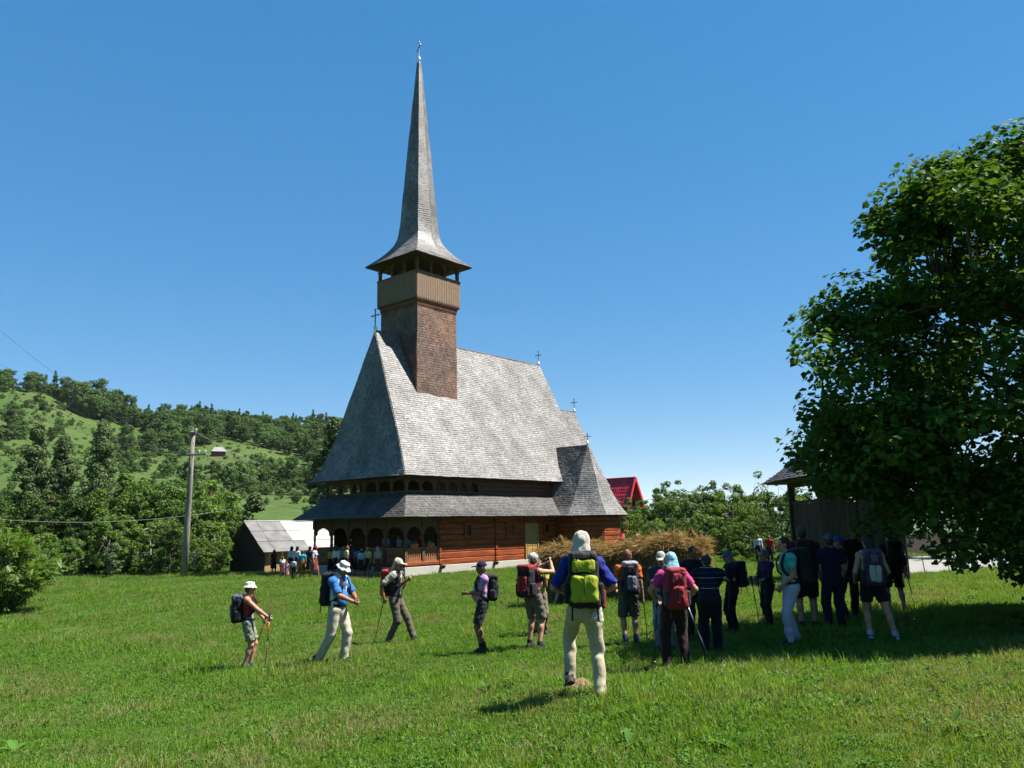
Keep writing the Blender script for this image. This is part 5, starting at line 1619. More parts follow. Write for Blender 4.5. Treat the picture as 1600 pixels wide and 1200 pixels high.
def person(spec):
    S = dict(H=1.72, face=0, lean=.03, twist=0, hy=0, hp=.08, hair=(60, 40, 28), skin='fair', h=.012, shirt=(180, 180, 180), sleeve=.5, legs='long', pants=(120, 110, 90), hat=None,
             fl=None, fr=None, hl=None, hr=None, build=1.0, belly=0, shoe=(60, 50, 42), crouch=0, sex='m', pl=None, pr=None, hem=.02, seed=1, rough=1, socks=None, curl=.9)
    S.update(spec); h = S['h']; s = S['H']/1.75; rng = np.random.default_rng(S['seed'])
    loc = S['loc']; W = S['build']
    root = empty('person', loc, -math.radians(S['face']), S['label'], 'person', S.get('group'))
    sk = SK[S['skin']]
    # --- skeleton
    pel = v3(0, S.get('py', 0), .945 - S['crouch'])
    cl, sl_ = math.cos(S['lean']), math.sin(S['lean']); ct, st = math.cos(S['twist']), math.sin(S['twist'])
    fy0 = v3(st, ct, 0); rx = v3(ct, -st, 0)
    uz = v3(0, 0, 1)*cl + fy0*sl_; fy = fy0*cl - v3(0, 0, 1)*sl_
    T = lambda x, y, z: pel + rx*x + fy*y + uz*z
    shw = .178*W if S['sex'] == 'm' else .160*W
    sh = {-1: T(-shw, -.012, .455), 1: T(shw, -.012, .455)}
    nb = T(0, -.02, .50); nt = T(0, .012, .575)
    hy, hp = S['hy'], S['hp']
    hf = v3(math.sin(hy)*math.cos(hp), math.cos(hy)*math.cos(hp), -math.sin(hp)); hr_ = v3(math.cos(hy), -math.sin(hy), 0); hu = np.cross(hr_, hf)
    HB = np.array([hr_, hf, hu]); hc = nt + hu*.10 + hf*.015
    Hd = lambda x, y, z: hc + hr_*x + hf*y + hu*z
    hip = {-1: pel + v3(-.092, 0, -.03), 1: pel + v3(.092, 0, -.03)}
    ank = {-1: v3(*(S['fl'] or (-.11, 0, 0))) + v3(0, 0, .085), 1: v3(*(S['fr'] or (.11, 0, 0))) + v3(0, 0, .085)}
    knee = {}
    for sd in (-1, 1): knee[sd], ank[sd] = ik(hip[sd], ank[sd], .43, .43, v3(.12*sd, 1, 0))
    wr = {-1: S['hl'], 1: S['hr']}; el = {}; pole = {-1: S['pl'], 1: S['pr']}
    for sd in (-1, 1):
        w = v3(*wr[sd]) if wr[sd] is not None else sh[sd] + v3(.07*sd, .05, -.52)
        p = v3(*pole[sd]) if pole[sd] is not None else v3(.35*sd, -1, -.25)
        el[sd], wr[sd] = ik(sh[sd], w, .285, .25, p)
    allp = np.array([pel, nb, Hd(0, 0, .16), *knee.values(), *ank.values(), *el.values(), *wr.values(), *sh.values()])
    lo = allp.min(0) - .22; hi = allp.max(0) + .22; lo[2] = -.03
    female = S['sex'] == 'f'
    # --- body (one continuous skin surface)
    B = SDF(lo, hi, h); k = .03
    fl = (fy, .68)
    B.cone(T(0, 0, .02), T(0, 0, .20), .148*W, .128*W, k, fl); B.cone(T(0, 0, .20), T(0, .0, .40), .128*W, .155*W, k, fl)
    B.cone(sh[-1]*.8 + sh[1]*.2, sh[1]*.8 + sh[-1]*.2, .075, .075, k)
    B.cone(nb, nt, .060, .054, .03)
    for sd in (-1, 1):
        B.ell(sh[sd], (.068*W, .066*W, .066*W), None, .03)
        B.cone(sh[sd], el[sd], .055*W, .042*W, .025); B.cone(el[sd], wr[sd], .043*W, .028*W, .02)
        mid = el[sd]*.7 + wr[sd]*.3; B.ell(mid, (.042*W, .042*W, .048*W), None, .02)
        if S['legs'] != 'long':
            B.cone(hip[sd], knee[sd], .092*W, .058*W, .03); B.cone(knee[sd], ank[sd], .056*W, .038*W, .02)
            d = unit(ank[sd] - knee[sd]); B.ell(knee[sd] + d*.13 + v3(0, -.018, 0), (.056*W, .06*W, .09), None, .02)
            B.ell(knee[sd] + v3(0, .022, 0), (.046*W, .042, .05), None, .02)
        # hand: palm, four fingers and a thumb
        fd = unit(wr[sd] - el[sd])
        inw = v3(-sd, .15, 0); pn = unit(inw - fd*(inw @ fd)); ac = np.cross(fd, pn)*1.0
        if ac @ v3(0, 1, .6) < 0: ac = -ac
        pc = wr[sd] + fd*.05
        B.cone(wr[sd], wr[sd] + fd*.085, .027, .036, .012, (pn, .55))
        for q, (off, ln) in enumerate(((.028, .066), (.009, .075), (-.010, .070), (-.028, .054))):
            p0 = wr[sd] + fd*.085 + ac*off; c1 = S['curl']*.5; d1 = unit(fd*math.cos(c1) + pn*math.sin(c1)); p1 = p0 + d1*ln*.5
            c2 = S['curl']*1.5; d2 = unit(fd*math.cos(c2) + pn*math.sin(c2)); p2 = p1 + d2*ln*.5
            B.cone(p0, p1, .0098, .009, .004); B.cone(p1, p2, .009, .008, .004)
        p0 = wr[sd] + fd*.03 + ac*.028; p1 = p0 + unit(fd*.6 + ac*.8 + pn*.4)*.04; p2 = p1 + unit(fd*.9 + pn*.5 + ac*.1)*.03
        B.cone(p0, p1, .013, .011, .008); B.cone(p1, p2, .011, .009, .005)
    # head
    B.ell(Hd(0, -.012, .03), (.076, .094, .092), HB, .02); B.ell(Hd(0, .028, -.035), (.060, .066, .082), HB, .03)
    B.ell(Hd(0, .064, -.088), (.030, .026, .022), HB, .02)
    B.cone(Hd(0, .090, .012), Hd(0, .110, -.028), .009, .014, .012)
    B.ell(Hd(0, .088, -.060), (.026, .014, .011), HB, .01)
    B.cone(Hd(-.034, .086, .026), Hd(.034, .086, .026), .011, .011, .015)
    for sd in (-1, 1):
        B.ell(Hd(.077*sd, -.004, -.008), (.012, .022, .033), HB, .008)
        B.ell(Hd(.033*sd, .101, .004), (.015, .013, .010), HB, .012, 'sub')
    body = smesh('body', B, s, sk, root)
    for sd in (-1, 1):
        E = MB(); c = Hd(.033*sd, .083, .003)*s; E.lathe((c[0], c[1], c[2] - .010), [(.003, 0), (.009, .005), (.011, .010), (.009, .015), (.003, .020)], 8); E.build('eye', M_eye, body, smooth=True)
    # --- lower garment
    hg = h*1.4; P = SDF(lo, hi, hg); pm = S['pants'] if not isinstance(S['pants'], tuple) else fabric('%d_%d_%d' % S['pants'], S['pants'])
    hipw = .165 if female else .155
    P.cone(T(0, 0, -.02), T(0, 0, .14), hipw*W + .006, .142*W + .01, .03, fl)
    if S['legs'] == 'long':
        for sd in (-1, 1):
            P.cone(hip[sd], knee[sd], .102*W, .078*W, .035); P.cone(knee[sd], ank[sd] + v3(0, 0, -.045), .077*W, .066*W, .03, None, 'b')
        P.folds(S['seed'], .0052*S['rough'], (.09, .26), .8)
    elif S['legs'] == 'shorts':
        fr_ = S.get('short', .86)
        for sd in (-1, 1):
            e = hip[sd] + (knee[sd] - hip[sd])*fr_
            P.cone(hip[sd], e, .108*W, .098*W, .04, None, 'b')
        P.folds(S['seed'], .006*S['rough'], (.06, .16), .8)
    elif S['legs'] == 'skirt':
        e = pel + v3(0, 0, -.5 if S.get('skl') is None else -S['skl'])
        P.cone(pel + v3(0, 0, .05), e, .15*W, .23*W, .04, (v3(0, 1, 0), .85), 'b'); P.folds(S['seed'], .012, (.08, .2), -.25)
    smesh({'long': 'trousers', 'shorts': 'shorts', 'skirt': 'skirt'}[S['legs']], P, s, pm, root)
    # --- shirt
    C = SDF(lo, hi, hg); cm = S['shirt'] if not isinstance(S['shirt'], tuple) else fabric('%d_%d_%d' % S['shirt'], S['shirt'])
    C.cone(T(0, 0, S['hem']), T(0, 0, .20), .158*W, .142*W, .04, fl, 'a'); C.cone(T(0, 0, .20), T(0, 0, .40), .142*W, .166*W, .04, fl)
    C.cone(sh[-1]*.78 + sh[1]*.22, sh[1]*.78 + sh[-1]*.22, .088, .088, .04)
    C.cone(T(0, -.02, .44), T(0, -.018, .515), .085, .068, .03, None, 'b')
    if female:
        for sd in (-1, 1): C.ell(T(.075*sd, .10, .31), (.07, .06, .065), None, .03)
    if S['belly']: C.ell(T(0, .07, .15), (.14, .10 + S['belly'], .15), None, .04)
    for sd in (-1, 1):
        sv = S['sleeve']
        if sv > 0:
            C.ell(sh[sd], (.080*W, .078*W, .078*W), None, .03)
            if sv <= 1: C.cone(sh[sd], sh[sd] + (el[sd] - sh[sd])*max(sv, .05), .071*W, .068*W, .03, None, 'b')
            else:
                C.cone(sh[sd], el[sd], .070*W, .056*W, .03); C.cone(el[sd], el[sd] + (wr[sd] - el[sd])*min(1, sv - 1), .056*W, .045*W, .02, None, 'b')
    C.folds(S['seed'] + 50, .006*S['rough'], (.06, .17), .6)
    smesh('shirt', C, s, cm, root)
    if S.get('vest'):
        Vt = SDF(lo, hi, hg)
        Vt.cone(T(0, 0, -.03), T(0, 0, .20), .174*W, .160*W, .04, fl, 'a'); Vt.cone(T(0, 0, .20), T(0, 0, .40), .160*W, .182*W, .04, fl)
        Vt.cone(sh[-1]*.72 + sh[1]*.28, sh[1]*.72 + sh[-1]*.28, .094, .094, .04)
        Vt.rbox(T(0, .22, .2), (.035, .16, .32), np.array([rx, fy, uz]), .02, .01, 'sub'); Vt.ell(T(0, .12, .46), (.06, .12, .12), None, .02, 'sub'); Vt.folds(S['seed'] + 9, .007)
        smesh('vest', Vt, s, fabric('v%d_%d_%d' % S['vest'], S['vest']), root)
    # --- shoes
    shm = fabric('shoe%d_%d_%d' % S['shoe'], S['shoe'], .7)
    for sd in (-1, 1):
        q = SDF(ank[sd] - v3(.25, .25, .2), ank[sd] + v3(.25, .25, .2), max(h, .014)); a = ank[sd]; sk_ = unit(knee[sd] - ank[sd])
        # pitch the foot when the heel is raised
        pt_ = S.get('footpitch', {}).get(sd, 0); ff = v3(.12*sd, 1, 0); ff = unit(ff); ff = ff*math.cos(pt_) - v3(0, 0, 1)*math.sin(pt_); fu = unit(np.cross(np.cross(ff, v3(0, 0, 1)), ff))
        heel = a - fu*.05 - ff*.045; toe = a - fu*.055 + ff*.15
        q.cone(heel, toe, .040, .036, .02, (fu, .8)); q.cone(a + sk_*.02, a + ff*.10 - fu*.035, .046, .036, .02); q.cone(a - fu*.03, a + sk_*.06, .048, .050, .02, None, 'b')
        q.rbox(a - fu*.075 + ff*.05, (.042, .145, .014), np.array([unit(np.cross(ff, fu)), ff, fu]), .008, .006)
        smesh('shoe', q, s, shm, root)
        if S['socks']:
            q = SDF(a - v3(.1, .1, .1), a + v3(.1, .1, .25), .012); q.cone(a, a + sk_*.12, .050, .052, .01, None, 'b'); smesh('sock', q, s, fabric('sock%d_%d_%d' % S['socks'], S['socks']), root)
    # --- hair and headgear
    hlo = hc - .3; hhi = hc + .26; hh2 = max(h, .0125)
    hm = pmat('hair_%d_%d_%d' % S['hair'], lin(S['hair']), .6, .3, 30, .4, 60, stretch=(1, 1, .3), fac=.5) if S['hair'] else None
    if hm:
        q = SDF(hlo, hhi, hh2); hk = .93 if S['hat'] else 1.0; q.ell(Hd(0, -.02, .036*hk), (.085*hk, .098*hk, .096*hk), HB, .01)
        if S.get('hairlen', 0) > 0:
            L = S['hairlen']; q.cone(Hd(0, -.055, 0), Hd(0, -.085, -L), .085, .075, .03, (hf, .7))
        else: q.ell(Hd(0, -.06, -.02), (.075, .05, .07), HB, .02)
        q.ell(Hd(0, .125, -.02), (.085, .10, .105), HB, .01, 'sub')
        q.folds(S['seed'] + 3, .003, (.02, .05), .2); smesh('hair', q, s, hm, root)
    hat = S['hat']
    if hat:
        ty, hcol = hat[0], hat[1]; km = hcol if not isinstance(hcol, tuple) else fabric('hat%d_%d_%d' % hcol, hcol)
        q = SDF(hlo, hhi, hh2)
        if ty == 'bucket':
            q.cone(Hd(0, -.01, .05), Hd(0, -.012, .115), .100, .086, .02, (hr_, .90), 'ab')
            q.ell(Hd(0, -.012, .105), (.083, .090, .03), HB, .02)
            q.cone(Hd(0, -.01, .058), Hd(0, -.01, .012), .100, .155, .01, (hr_, .9), 'ab')
            q.cone(Hd(0, -.01, .046), Hd(0, -.01, -.02), .086, .160, .004, (hr_, .9), 'ab', 'sub')
        elif ty in ('cap', 'legion'):
            q.ell(Hd(0, -.014, .036), (.091, .106, .104), HB, .01, clip=(Hd(0, 0, .018), -hu))
            q.ell(Hd(0, .115, .038), (.074, .088, .013), HB, .012)
            if ty == 'legion':
                q.cone(Hd(0, -.058, .05), Hd(0, -.105, -.16), .088, .118, .02, (hf, .42)); q.ell(Hd(0, .05, -.09), (.075, .12, .11), HB, .01, 'sub')
        elif ty == 'sunhat':
            q.ell(Hd(0, -.014, .04), (.092, .106, .108), HB, .01, clip=(Hd(0, 0, .03), -hu)); q.ell(Hd(0, -.01, .035), (.155, .17, .016), HB, .015)
        elif ty == 'bandana':
            q.ell(Hd(0, -.014, .036), (.089, .105, .102), HB, .01, clip=(Hd(0, 0, .012), unit(-hu + hf*.15))); q.ell(Hd(0, -.12, -.01), (.03, .03, .02), HB, .02); q.cone(Hd(0, -.125, -.01), Hd(.02, -.14, -.10), .014, .02, .01, (hf, .5))
        elif ty == 'scarf':
            q.ell(Hd(0, -.02, .03), (.094, .110, .108), HB, .02); q.cone(Hd(0, -.02, -.02), Hd(0, -.05, -.17), .088, .075, .03); q.cone(Hd(0, -.07, -.10), Hd(0, -.11, -.27), .075, .02, .03, (hf, .5))
            q.ell(Hd(0, .13, -.03), (.062, .11, .088), HB, .01, 'sub')
        q.folds(S['seed'] + 7, .003, (.04, .09), .3)
        smesh({'bucket': 'bucket_hat', 'cap': 'cap', 'legion': 'neck_flap_cap', 'sunhat': 'sun_hat', 'bandana': 'bandana', 'scarf': 'headscarf'}[ty], q, s, km, root)
    if S.get('glasses'):
        mb = MB()
        for sd in (-1, 1):
            c = Hd(.034*sd, .104, .006)*s; mb.lathe((c[0], c[1], c[2] - .016), [(.004, 0), (.018, .006), (.021, .016), (.018, .026), (.004, .032)], 10, 1, .5)
            mb.tube([Hd(.05*sd, .098, .008)*s, Hd(.082*sd, .03, .012)*s, Hd(.082*sd, -.01, .01)*s], .003, 5)
        mb.build('sunglasses', M_lens, root)
    if S.get('belt'):
        q = SDF(lo, hi, .012); q.cone(T(0, 0, .035), T(0, 0, .085), .166*W, .163*W, .0, fl, 'ab'); smesh('belt', q, s, fabric('belt', (40, 34, 30)), root)
    Mw = Matrix.Translation(Vector(loc)) @ Matrix.Rotation(-math.radians(S['face']), 4, 'Z')
    J = dict(T=T, sh=sh, el=el, wr=wr, hc=hc, rx=rx, fy=fy, uz=uz, s=s, M=Mw, loc=loc, face=S['face'], pel=pel, W=W, h=h, S=S, root=root)
    return J

def backpack(J, label, main, lid, pocket, w=.15, d=.11, hgt=.25, z=.27, extra=None, strap=(30, 30, 34), side=True, lower=None, pw=.66, ph=.58):
    """rucksack hung on a figure's back; a thing of its own"""
    s = J['s']; T = J['T']; Bx = np.array([J['rx'], J['fy'], J['uz']]); h = max(.0155, J['h']*1.3)
    e = empty('backpack', J['loc'], -math.radians(J['face']), label, 'backpack', 'backpacks of the hikers')
    def fab(c): return c if not isinstance(c, tuple) else fabric('pk%d_%d_%d' % c, c, .7, .1)
    yb = -.105*J['W'] - d
    c0 = T(0, yb, z); lo, hi = c0 - .55, c0 + .55
    q = SDF(lo, hi, h); q.rbox(c0, (w, d, hgt), Bx, .075, .02); q.rbox(T(0, yb - .01, z - hgt*.72), (w*1.06, d*1.02, hgt*.30), Bx, .06, .04); q.folds(3, .006, (.09, .2), .5)
    smesh('main_bag', q, s, fab(main), e)
    q = SDF(lo, hi, h); q.rbox(T(0, yb + .005, z + hgt*.98), (w*.96, d*1.12, .062), Bx, .05, .02); q.folds(5, .005); smesh('top_lid', q, s, fab(lid), e)
    q = SDF(lo, hi, h); q.rbox(T(0, yb - d*.95, z - hgt*(.12 if lower is None else .28)), (w*pw, d*.42, hgt*ph*(1 if lower is None else .9)), Bx, .05, .02); q.folds(8, .006, (.05, .12)); smesh('front_pocket', q, s, fab(pocket), e)
    if lower is not None:
        q = SDF(lo, hi, h); q.rbox(T(0, yb - d*.90, z + hgt*.64), (w*pw*.88, d*.30, hgt*.28), Bx, .04, .02); q.folds(18, .005, (.05, .12)); smesh('upper_pocket', q, s, fab(lower), e)
    if side:
        for sd in (-1, 1):
            q = SDF(lo, hi, h); q.rbox(T(sd*(w + .015), yb + .01, z - hgt*.45), (.035, d*.7, hgt*.42), Bx, .03, .02); smesh('side_pocket', q, s, fab(strap), e)
    sm = fabric('strap%d_%d_%d' % strap, strap, .8)
    for sd in (-1, 1):
        mb = MB(); W = J['W']
        pts = [T(sd*.075, -.12*W, .44), T(sd*.085, -.095*W, .525), T(sd*.095, -.01, .562), T(sd*.108, .085*W, .50), T(sd*.125, .142*W, .38), T(sd*.145, .135*W, .25), T(sd*.162*W, .05, .14), T(sd*.155*W, -.07, .08), T(sd*w*.8, -.12*W, .06)]
        P_ = [Vector(p)*s for p in pts]
        for i in range(len(P_) - 1): mb.bar(P_[i] - (P_[i+1]-P_[i])*.08, P_[i+1] + (P_[i+1]-P_[i])*.08, .052*s, .016*s, up=tuple(unit(np.asarray(P_[i]) / s - T(0, 0, .3))))
        mb.build('shoulder_strap', sm, e, bevel=.004)
        a = Vector(T(sd*w*.8, yb - d*.6, z - hgt*.9))*s
        MB().bar(a, a + Vector((.01*sd, -.01, -.16))*s, .018*s, .005*s, up=(0, 1, 0)).build('loose_strap', sm, e)
    mb = MB(); n = 16
    ring_ = [Vector(T(math.cos(2*math.pi*i/n)*.168*J['W'], math.sin(2*math.pi*i/n)*.128*J['W'], .05))*s for i in range(n)]
    for i in range(n): mb.bar(ring_[i], ring_[(i+1) % n], .012*s, .045*s)
    mb.build('hip_belt', sm, e)
    mb = MB(); zc = z - hgt*.1
    for sd in (-1, 1): mb.bar(Vector(T(sd*w*.99, yb - d*.9, z + hgt*.2))*s, Vector(T(sd*w*.99, yb + d*.6, z - hgt*.1))*s, .006, .018)
    mb.bar(Vector(T(0, yb - d*1.40, z + hgt*.36))*s, Vector(T(0, yb - d*1.40, z - hgt*.5))*s, .012*s, .006*s, up=(1, 0, 0))
    for zz in (.12, -.55): mb.bar(Vector(T(-w*1.02, yb - d*1.0, z + hgt*zz))*s, Vector(T(w*1.02, yb - d*1.0, z + hgt*(zz - .06)))*s, .008, .016)
    for sd in (-1, 1): mb.bar(Vector(T(sd*w*.45, yb - d*1.12, z + hgt*1.05))*s, Vector(T(sd*w*.5, yb - d*1.18, z + hgt*.42))*s, .016*s, .006, up=(0, 1, 0))
    mb.build('zip_and_compression_strap', sm, e)
    return e

M_poleA = pmat('trekking_pole_orange', lin((196, 84, 32)), .35, .1, metal=.4); M_poleB = pmat('trekking_pole_grey', (.45, .46, .48), .3, .1, metal=.7); M_poleK = pmat('trekking_pole_black', (.02, .02, .02), .4, .1); M_grip = pmat('grip_foam', (.025, .025, .028), .9, .2)
def trek_pole(top, tip, label, mats=(M_poleA, M_poleK)):
    top, tip = Vector(top), Vector(tip); e = empty('trekking_pole', tip, 0, label, 'trekking pole', 'trekking poles'); d = top - tip; L = d.length; u_ = d/L
    MB().tube([u_*(L - .13), u_*(L - .10), u_*(L - .04), u_*(L + .02), u_*(L + .03)], [.014, .018, .017, .022, .012], 8).build('grip', M_grip, e, smooth=True)
    MB().tube([u_*L*.52, u_*(L - .12)], .0095, 8).build('upper_shaft', mats[0], e, smooth=True)
    MB().tube([u_*.03, u_*L*.53], .0075, 8).build('lower_shaft', mats[1], e, smooth=True)
    MB().tube([u_*.065, u_*.07, u_*.075], [.02, .03, .02], 10).build('basket', M_poleK, e)
    MB().tube([Vector((0, 0, 0)), u_*.035], [.003, .006], 6).build('tip', M_poleB, e)
    side = u_.cross(Vector((0, 1, 0))).normalized()
    MB().tube([u_*(L) + side*.01, u_*(L - .05) + side*.05, u_*(L - .13) + side*.045, u_*(L - .10) + side*.012], .006, 5).build('wrist_strap', M_grip, e)
    return e
def hand_world(J, sd, fwd=.06):
    w = J['wr'][sd] + unit(J['wr'][sd] - J['el'][sd])*fwd
    return J['M'] @ (Vector(w)*J['s'])
def on_ground(v): return Vector((v.x, v.y, float(gh(v.x, v.y))))
# ------------------------------------------------------------------ hikers in the meadow
def foot(px, py): return at(px, py, 3, 60)
def stand(px, depth):
    q = atd(px, 900, depth); return g3(q.x, q.y)
def tall(loc, px, ytop, sub=.03):
    d = float(Vector(_fw) @ loc); 
    q = atd(px, ytop, d); return max(.9, (q.z - loc.z) - sub)
GRP = 'hikers in the meadow'
def hiker(px, ytop, loc, sub=.03, **k):
    return person(dict(loc=loc, H=tall(loc, px, ytop, sub), group=GRP, **k))

NEAR = .0115
# woman at the left with white bucket hat
l = foot(385, 1047)
J = hiker(393, 908, l, label='woman in white bucket hat, red tank top and pale shorts with trekking poles, far left', face=78, lean=-.02, sex='f', hat=('bucket', (240, 238, 232)), hair=(90, 66, 48), skin='fair', shirt=(186, 52, 60), sleeve=0, legs='shorts', pants=(150, 154, 134), short=.8,
          hl=(-.16, .30, .97), hr=(.17, .42, 1.03), fl=(-.09, .06, 0), fr=(.09, -.04, 0), hy=-.25, hp=.05, shoe=(70, 84, 90), h=NEAR, seed=2, curl=1.3)
backpack(J, 'blue-grey and black backpack on the woman in the white bucket hat', (28, 28, 36), (96, 100, 128), (92, 96, 126), w=.145, d=.105, hgt=.25, z=.26)
p = hand_world(J, 1); trek_pole(p + Vector((0, 0, .07)), foot(414, 1047), 'orange trekking pole in the near hand of the woman at far left')
p = hand_world(J, -1); trek_pole(p + Vector((0, 0, .07)), foot(391, 1040), 'second trekking pole behind the first, held by the woman at far left', (M_poleA, M_poleK))
# man in white vest walking
l = foot(526, 1037)
J = hiker(541, 871, l, .06, label='man in white vest over blue shirt and cream trousers, walking right with his head down', face=112, lean=.06, hat=('bucket', (226, 224, 218)), hair=(90, 84, 78), skin='tan', shirt=(58, 128, 204), sleeve=.9, vest=(232, 232, 226), pants=(214, 204, 182), belt=True, glasses=True,
          hl=(-.07, .34, 1.08), hr=(.09, .36, 1.06), pl=(-1, -.5, -.4), pr=(1, -.5, -.4), fl=(-.09, .08, 0), fr=(.09, -.30, .05), footpitch={1: .6}, hy=.1, hp=.5, shoe=(46, 48, 56), h=NEAR, seed=3, curl=1.2, belly=.02, build=1.06)
backpack(J, 'black backpack on the man in the white vest', (24, 25, 30), (34, 36, 40), (28, 28, 32), w=.14, d=.10, hgt=.25, z=.27)
# man in beige cap with red pack
l = foot(618, 1005)
J = hiker(622, 868, l, label='man in beige flap cap, dark vest and taupe trousers, standing astride', face=108, hat=('legion', (206, 196, 176)), hair=None, skin='tan', shirt=(196, 188, 168), sleeve=.85, vest=(62, 60, 66), pants=(112, 102, 86), belt=True,
          hl=(.02, .27, 1.27), hr=(.27, -.14, .93), pr=(.6, -1, 0), fl=(-.12, .38, 0), fr=(.09, -.12, 0), hy=.1, hp=.18, h=NEAR, seed=4, curl=1.2, crouch=.035)
backpack(J, 'bright red backpack on the man in the beige cap', (176, 40, 32), (196, 52, 40), (150, 34, 30), w=.14, d=.10, hgt=.24, z=.27)
p = hand_world(J, 1); trek_pole(p + Vector((0, 0, .06)), foot(584, 1007), 'dark trekking pole slanting left from the man in the beige cap', (M_poleK, M_poleA))
# man in lilac polo
l = foot(755, 1020)
J = hiker(742, 875, l, label='man in lilac polo shirt, navy cap and dark shorts facing left', face=262, hat=('cap', (34, 36, 66)), hair=(176, 172, 168), skin='brown', shirt=(196, 150, 200), sleeve=.75, legs='shorts', pants=(58, 56, 54), short=.9, hl=(-.06, .30, 1.14), hr=(.07, .30, 1.13),
          fl=(-.11, .03, 0), fr=(.13, -.03, 0), hp=.1, hy=-.05, socks=(52, 46, 42), shoe=(44, 40, 38), h=NEAR, seed=5, belly=.05, curl=1.2, lean=-.03)
backpack(J, 'small black backpack on the man in the lilac polo', (30, 30, 34), (36, 36, 42), (40, 40, 46), w=.13, d=.085, hgt=.22, z=.27)
# photographer
l = foot(835, 1012)
J = hiker(827, 862, l, label='woman in patterned bandana raising a camera, with plum top and taupe shorts', face=38, sex='f', hat=('bandana', patchy('bandana', [(90, 160, 190), (200, 222, 226), (214, 150, 70), (120, 180, 200)], 16)), hair=(110, 80, 56), skin='fair', shirt=(126, 32, 82), sleeve=0,
          legs='shorts', pants=(124, 112, 100), short=.92, hl=(.02, .36, 1.52), hr=(.16, .38, 1.56), pl=(-1, .2, -.5), pr=(.8, .1, -.8), fl=(-.15, .05, 0), fr=(.17, -.06, 0), hp=-.02, hy=.12, shoe=(60, 52, 46), h=NEAR, seed=6, curl=1.2)
backpack(J, 'big red and black backpack on the woman raising a camera', (40, 26, 30), (150, 36, 42), (168, 40, 48), w=.155, d=.12, hgt=.27, z=.26)
c = hand_world(J, 1, .09).lerp(hand_world(J, -1, .09), .5)
cm_ = empty('camera_device', c, -math.radians(38), 'small black camera held up by the woman in the bandana', 'camera')
MB().box((-.055, -.012, -.032), (.055, .012, .032)).build('camera_body', M_grip, cm_, bevel=.004); MB().tube([(0, .012, 0), (0, .04, 0)], .022, 10).build('lens', M_lens, cm_)
# person beyond her
hiker(842, 873, stand(842, 17.0), label='person in yellow-green top and khaki trousers, half hidden behind the woman with the camera', face=170, hat=None, hair=(80, 60, 44), shirt=(196, 196, 70), pants=(134, 124, 100), hl=(-.1, .22, 1.35), hr=(.12, .22, 1.3), seed=7, skin='tan')
# foreground man with lime pack
l = foot(917, 1093)
J = hiker(917, 826, l, label='large foreground man seen from behind in blue shirt, cream trousers and neck-flap cap', face=2, hat=('legion', (226, 218, 204)), hair=None, skin='fair', shirt=(34, 54, 156), sleeve=.95, pants=(214, 200, 168), hl=(-.17, .20, 1.08), hr=(.18, .20, 1.07), pl=(-.8, -.6, -.3), pr=(.9, -.55, -.3),
          fl=(-.17, .24, .11), fr=(.15, -.03, 0), footpitch={-1: .25}, hp=-.02, hy=.12, h=.0105, seed=8, build=.94, lean=.05, shoe=(72, 60, 50), rough=1.25, curl=1.3)
lp = backpack(J, 'black backpack with lime green pockets on the foreground man', (22, 22, 25), (52, 52, 56), (176, 188, 36), w=.16, d=.10, hgt=.26, z=.27, lower=(184, 196, 40), pw=.92, ph=.62)
T, s = J['T'], J['s']
q = SDF(T(.2, -.1, -.15) - .3, T(.2, -.1, -.15) + .3, .012); q.cone(T(.15, -.17, .05), T(.13, -.17, -.14), .03, .07, .02, (J['fy'], .5), 'b'); q.folds(4, .006); smesh('hanging_cloth', q, s, fabric('cloth_bag', (226, 220, 206)), lp)
q = SDF(T(.2, -.1, 0) - .3, T(.2, -.1, 0) + .3, .012); q.cone(T(.20, -.14, .16), T(.19, -.14, .02), .035, .04, .02); smesh('bottle_pouch', q, s, fabric('bottle_red', (150, 50, 44)), lp)
# orange shirt
l = foot(986, 1008)
J = hiker(986, 857, l, label='hiker in orange shirt, camouflage cap and grey shorts seen from behind', face=-4, hat=('cap', patchy('camo', [(96, 62, 34), (170, 84, 40), (74, 92, 50), (120, 70, 40)], 14)), hair=(80, 50, 34), skin='fair', shirt=(236, 112, 40), sleeve=.6, legs='shorts', pants=(96, 92, 84), short=.95,
          hl=(-.22, .18, 1.02), hr=(.27, .02, .86), fl=(-.10, 0, 0), fr=(.11, .02, 0), hp=.1, hy=.4, socks=(60, 70, 120), shoe=(50, 56, 90), h=NEAR, seed=9)
backpack(J, 'grey and plum backpack on the hiker in the orange shirt', (60, 46, 56), (176, 174, 184), (128, 126, 142), w=.15, d=.115, hgt=.27, z=.27, lower=(66, 50, 60))
p = hand_world(J, 1); trek_pole(p + Vector((0, 0, .05)), foot(1012, 1000), 'black trekking pole in the right hand of the hiker in orange', (M_poleK, M_poleK))
# red pack woman
l = foot(1058, 1044)
J = hiker(1050, 861, l, label='woman in pink shirt, light blue flap cap and dark brown trousers seen from behind', face=-3, sex='f', hat=('legion', (150, 204, 222)), hair=None, skin='fair', shirt=(224, 70, 150), sleeve=.7, pants=(52, 30, 30), hl=(-.24, .16, 1.02), hr=(.25, .14, 1.0), pl=(-1, -.6, 0), pr=(1, -.6, 0),
          fl=(-.14, .05, 0), fr=(.14, -.03, 0), hp=.15, h=NEAR, seed=10, build=1.08)
backpack(J, 'bulky red backpack on the woman in the pink shirt', (150, 32, 42), (176, 46, 54), (158, 36, 46), w=.15, d=.12, hgt=.28, z=.24, lower=(170, 44, 54), strap=(70, 66, 66))
p = hand_world(J, 1); trek_pole(p + Vector((0, 0, .05)), foot(1111, 1036), 'silver trekking pole slanting right from the woman in pink', (M_poleB, M_poleB))
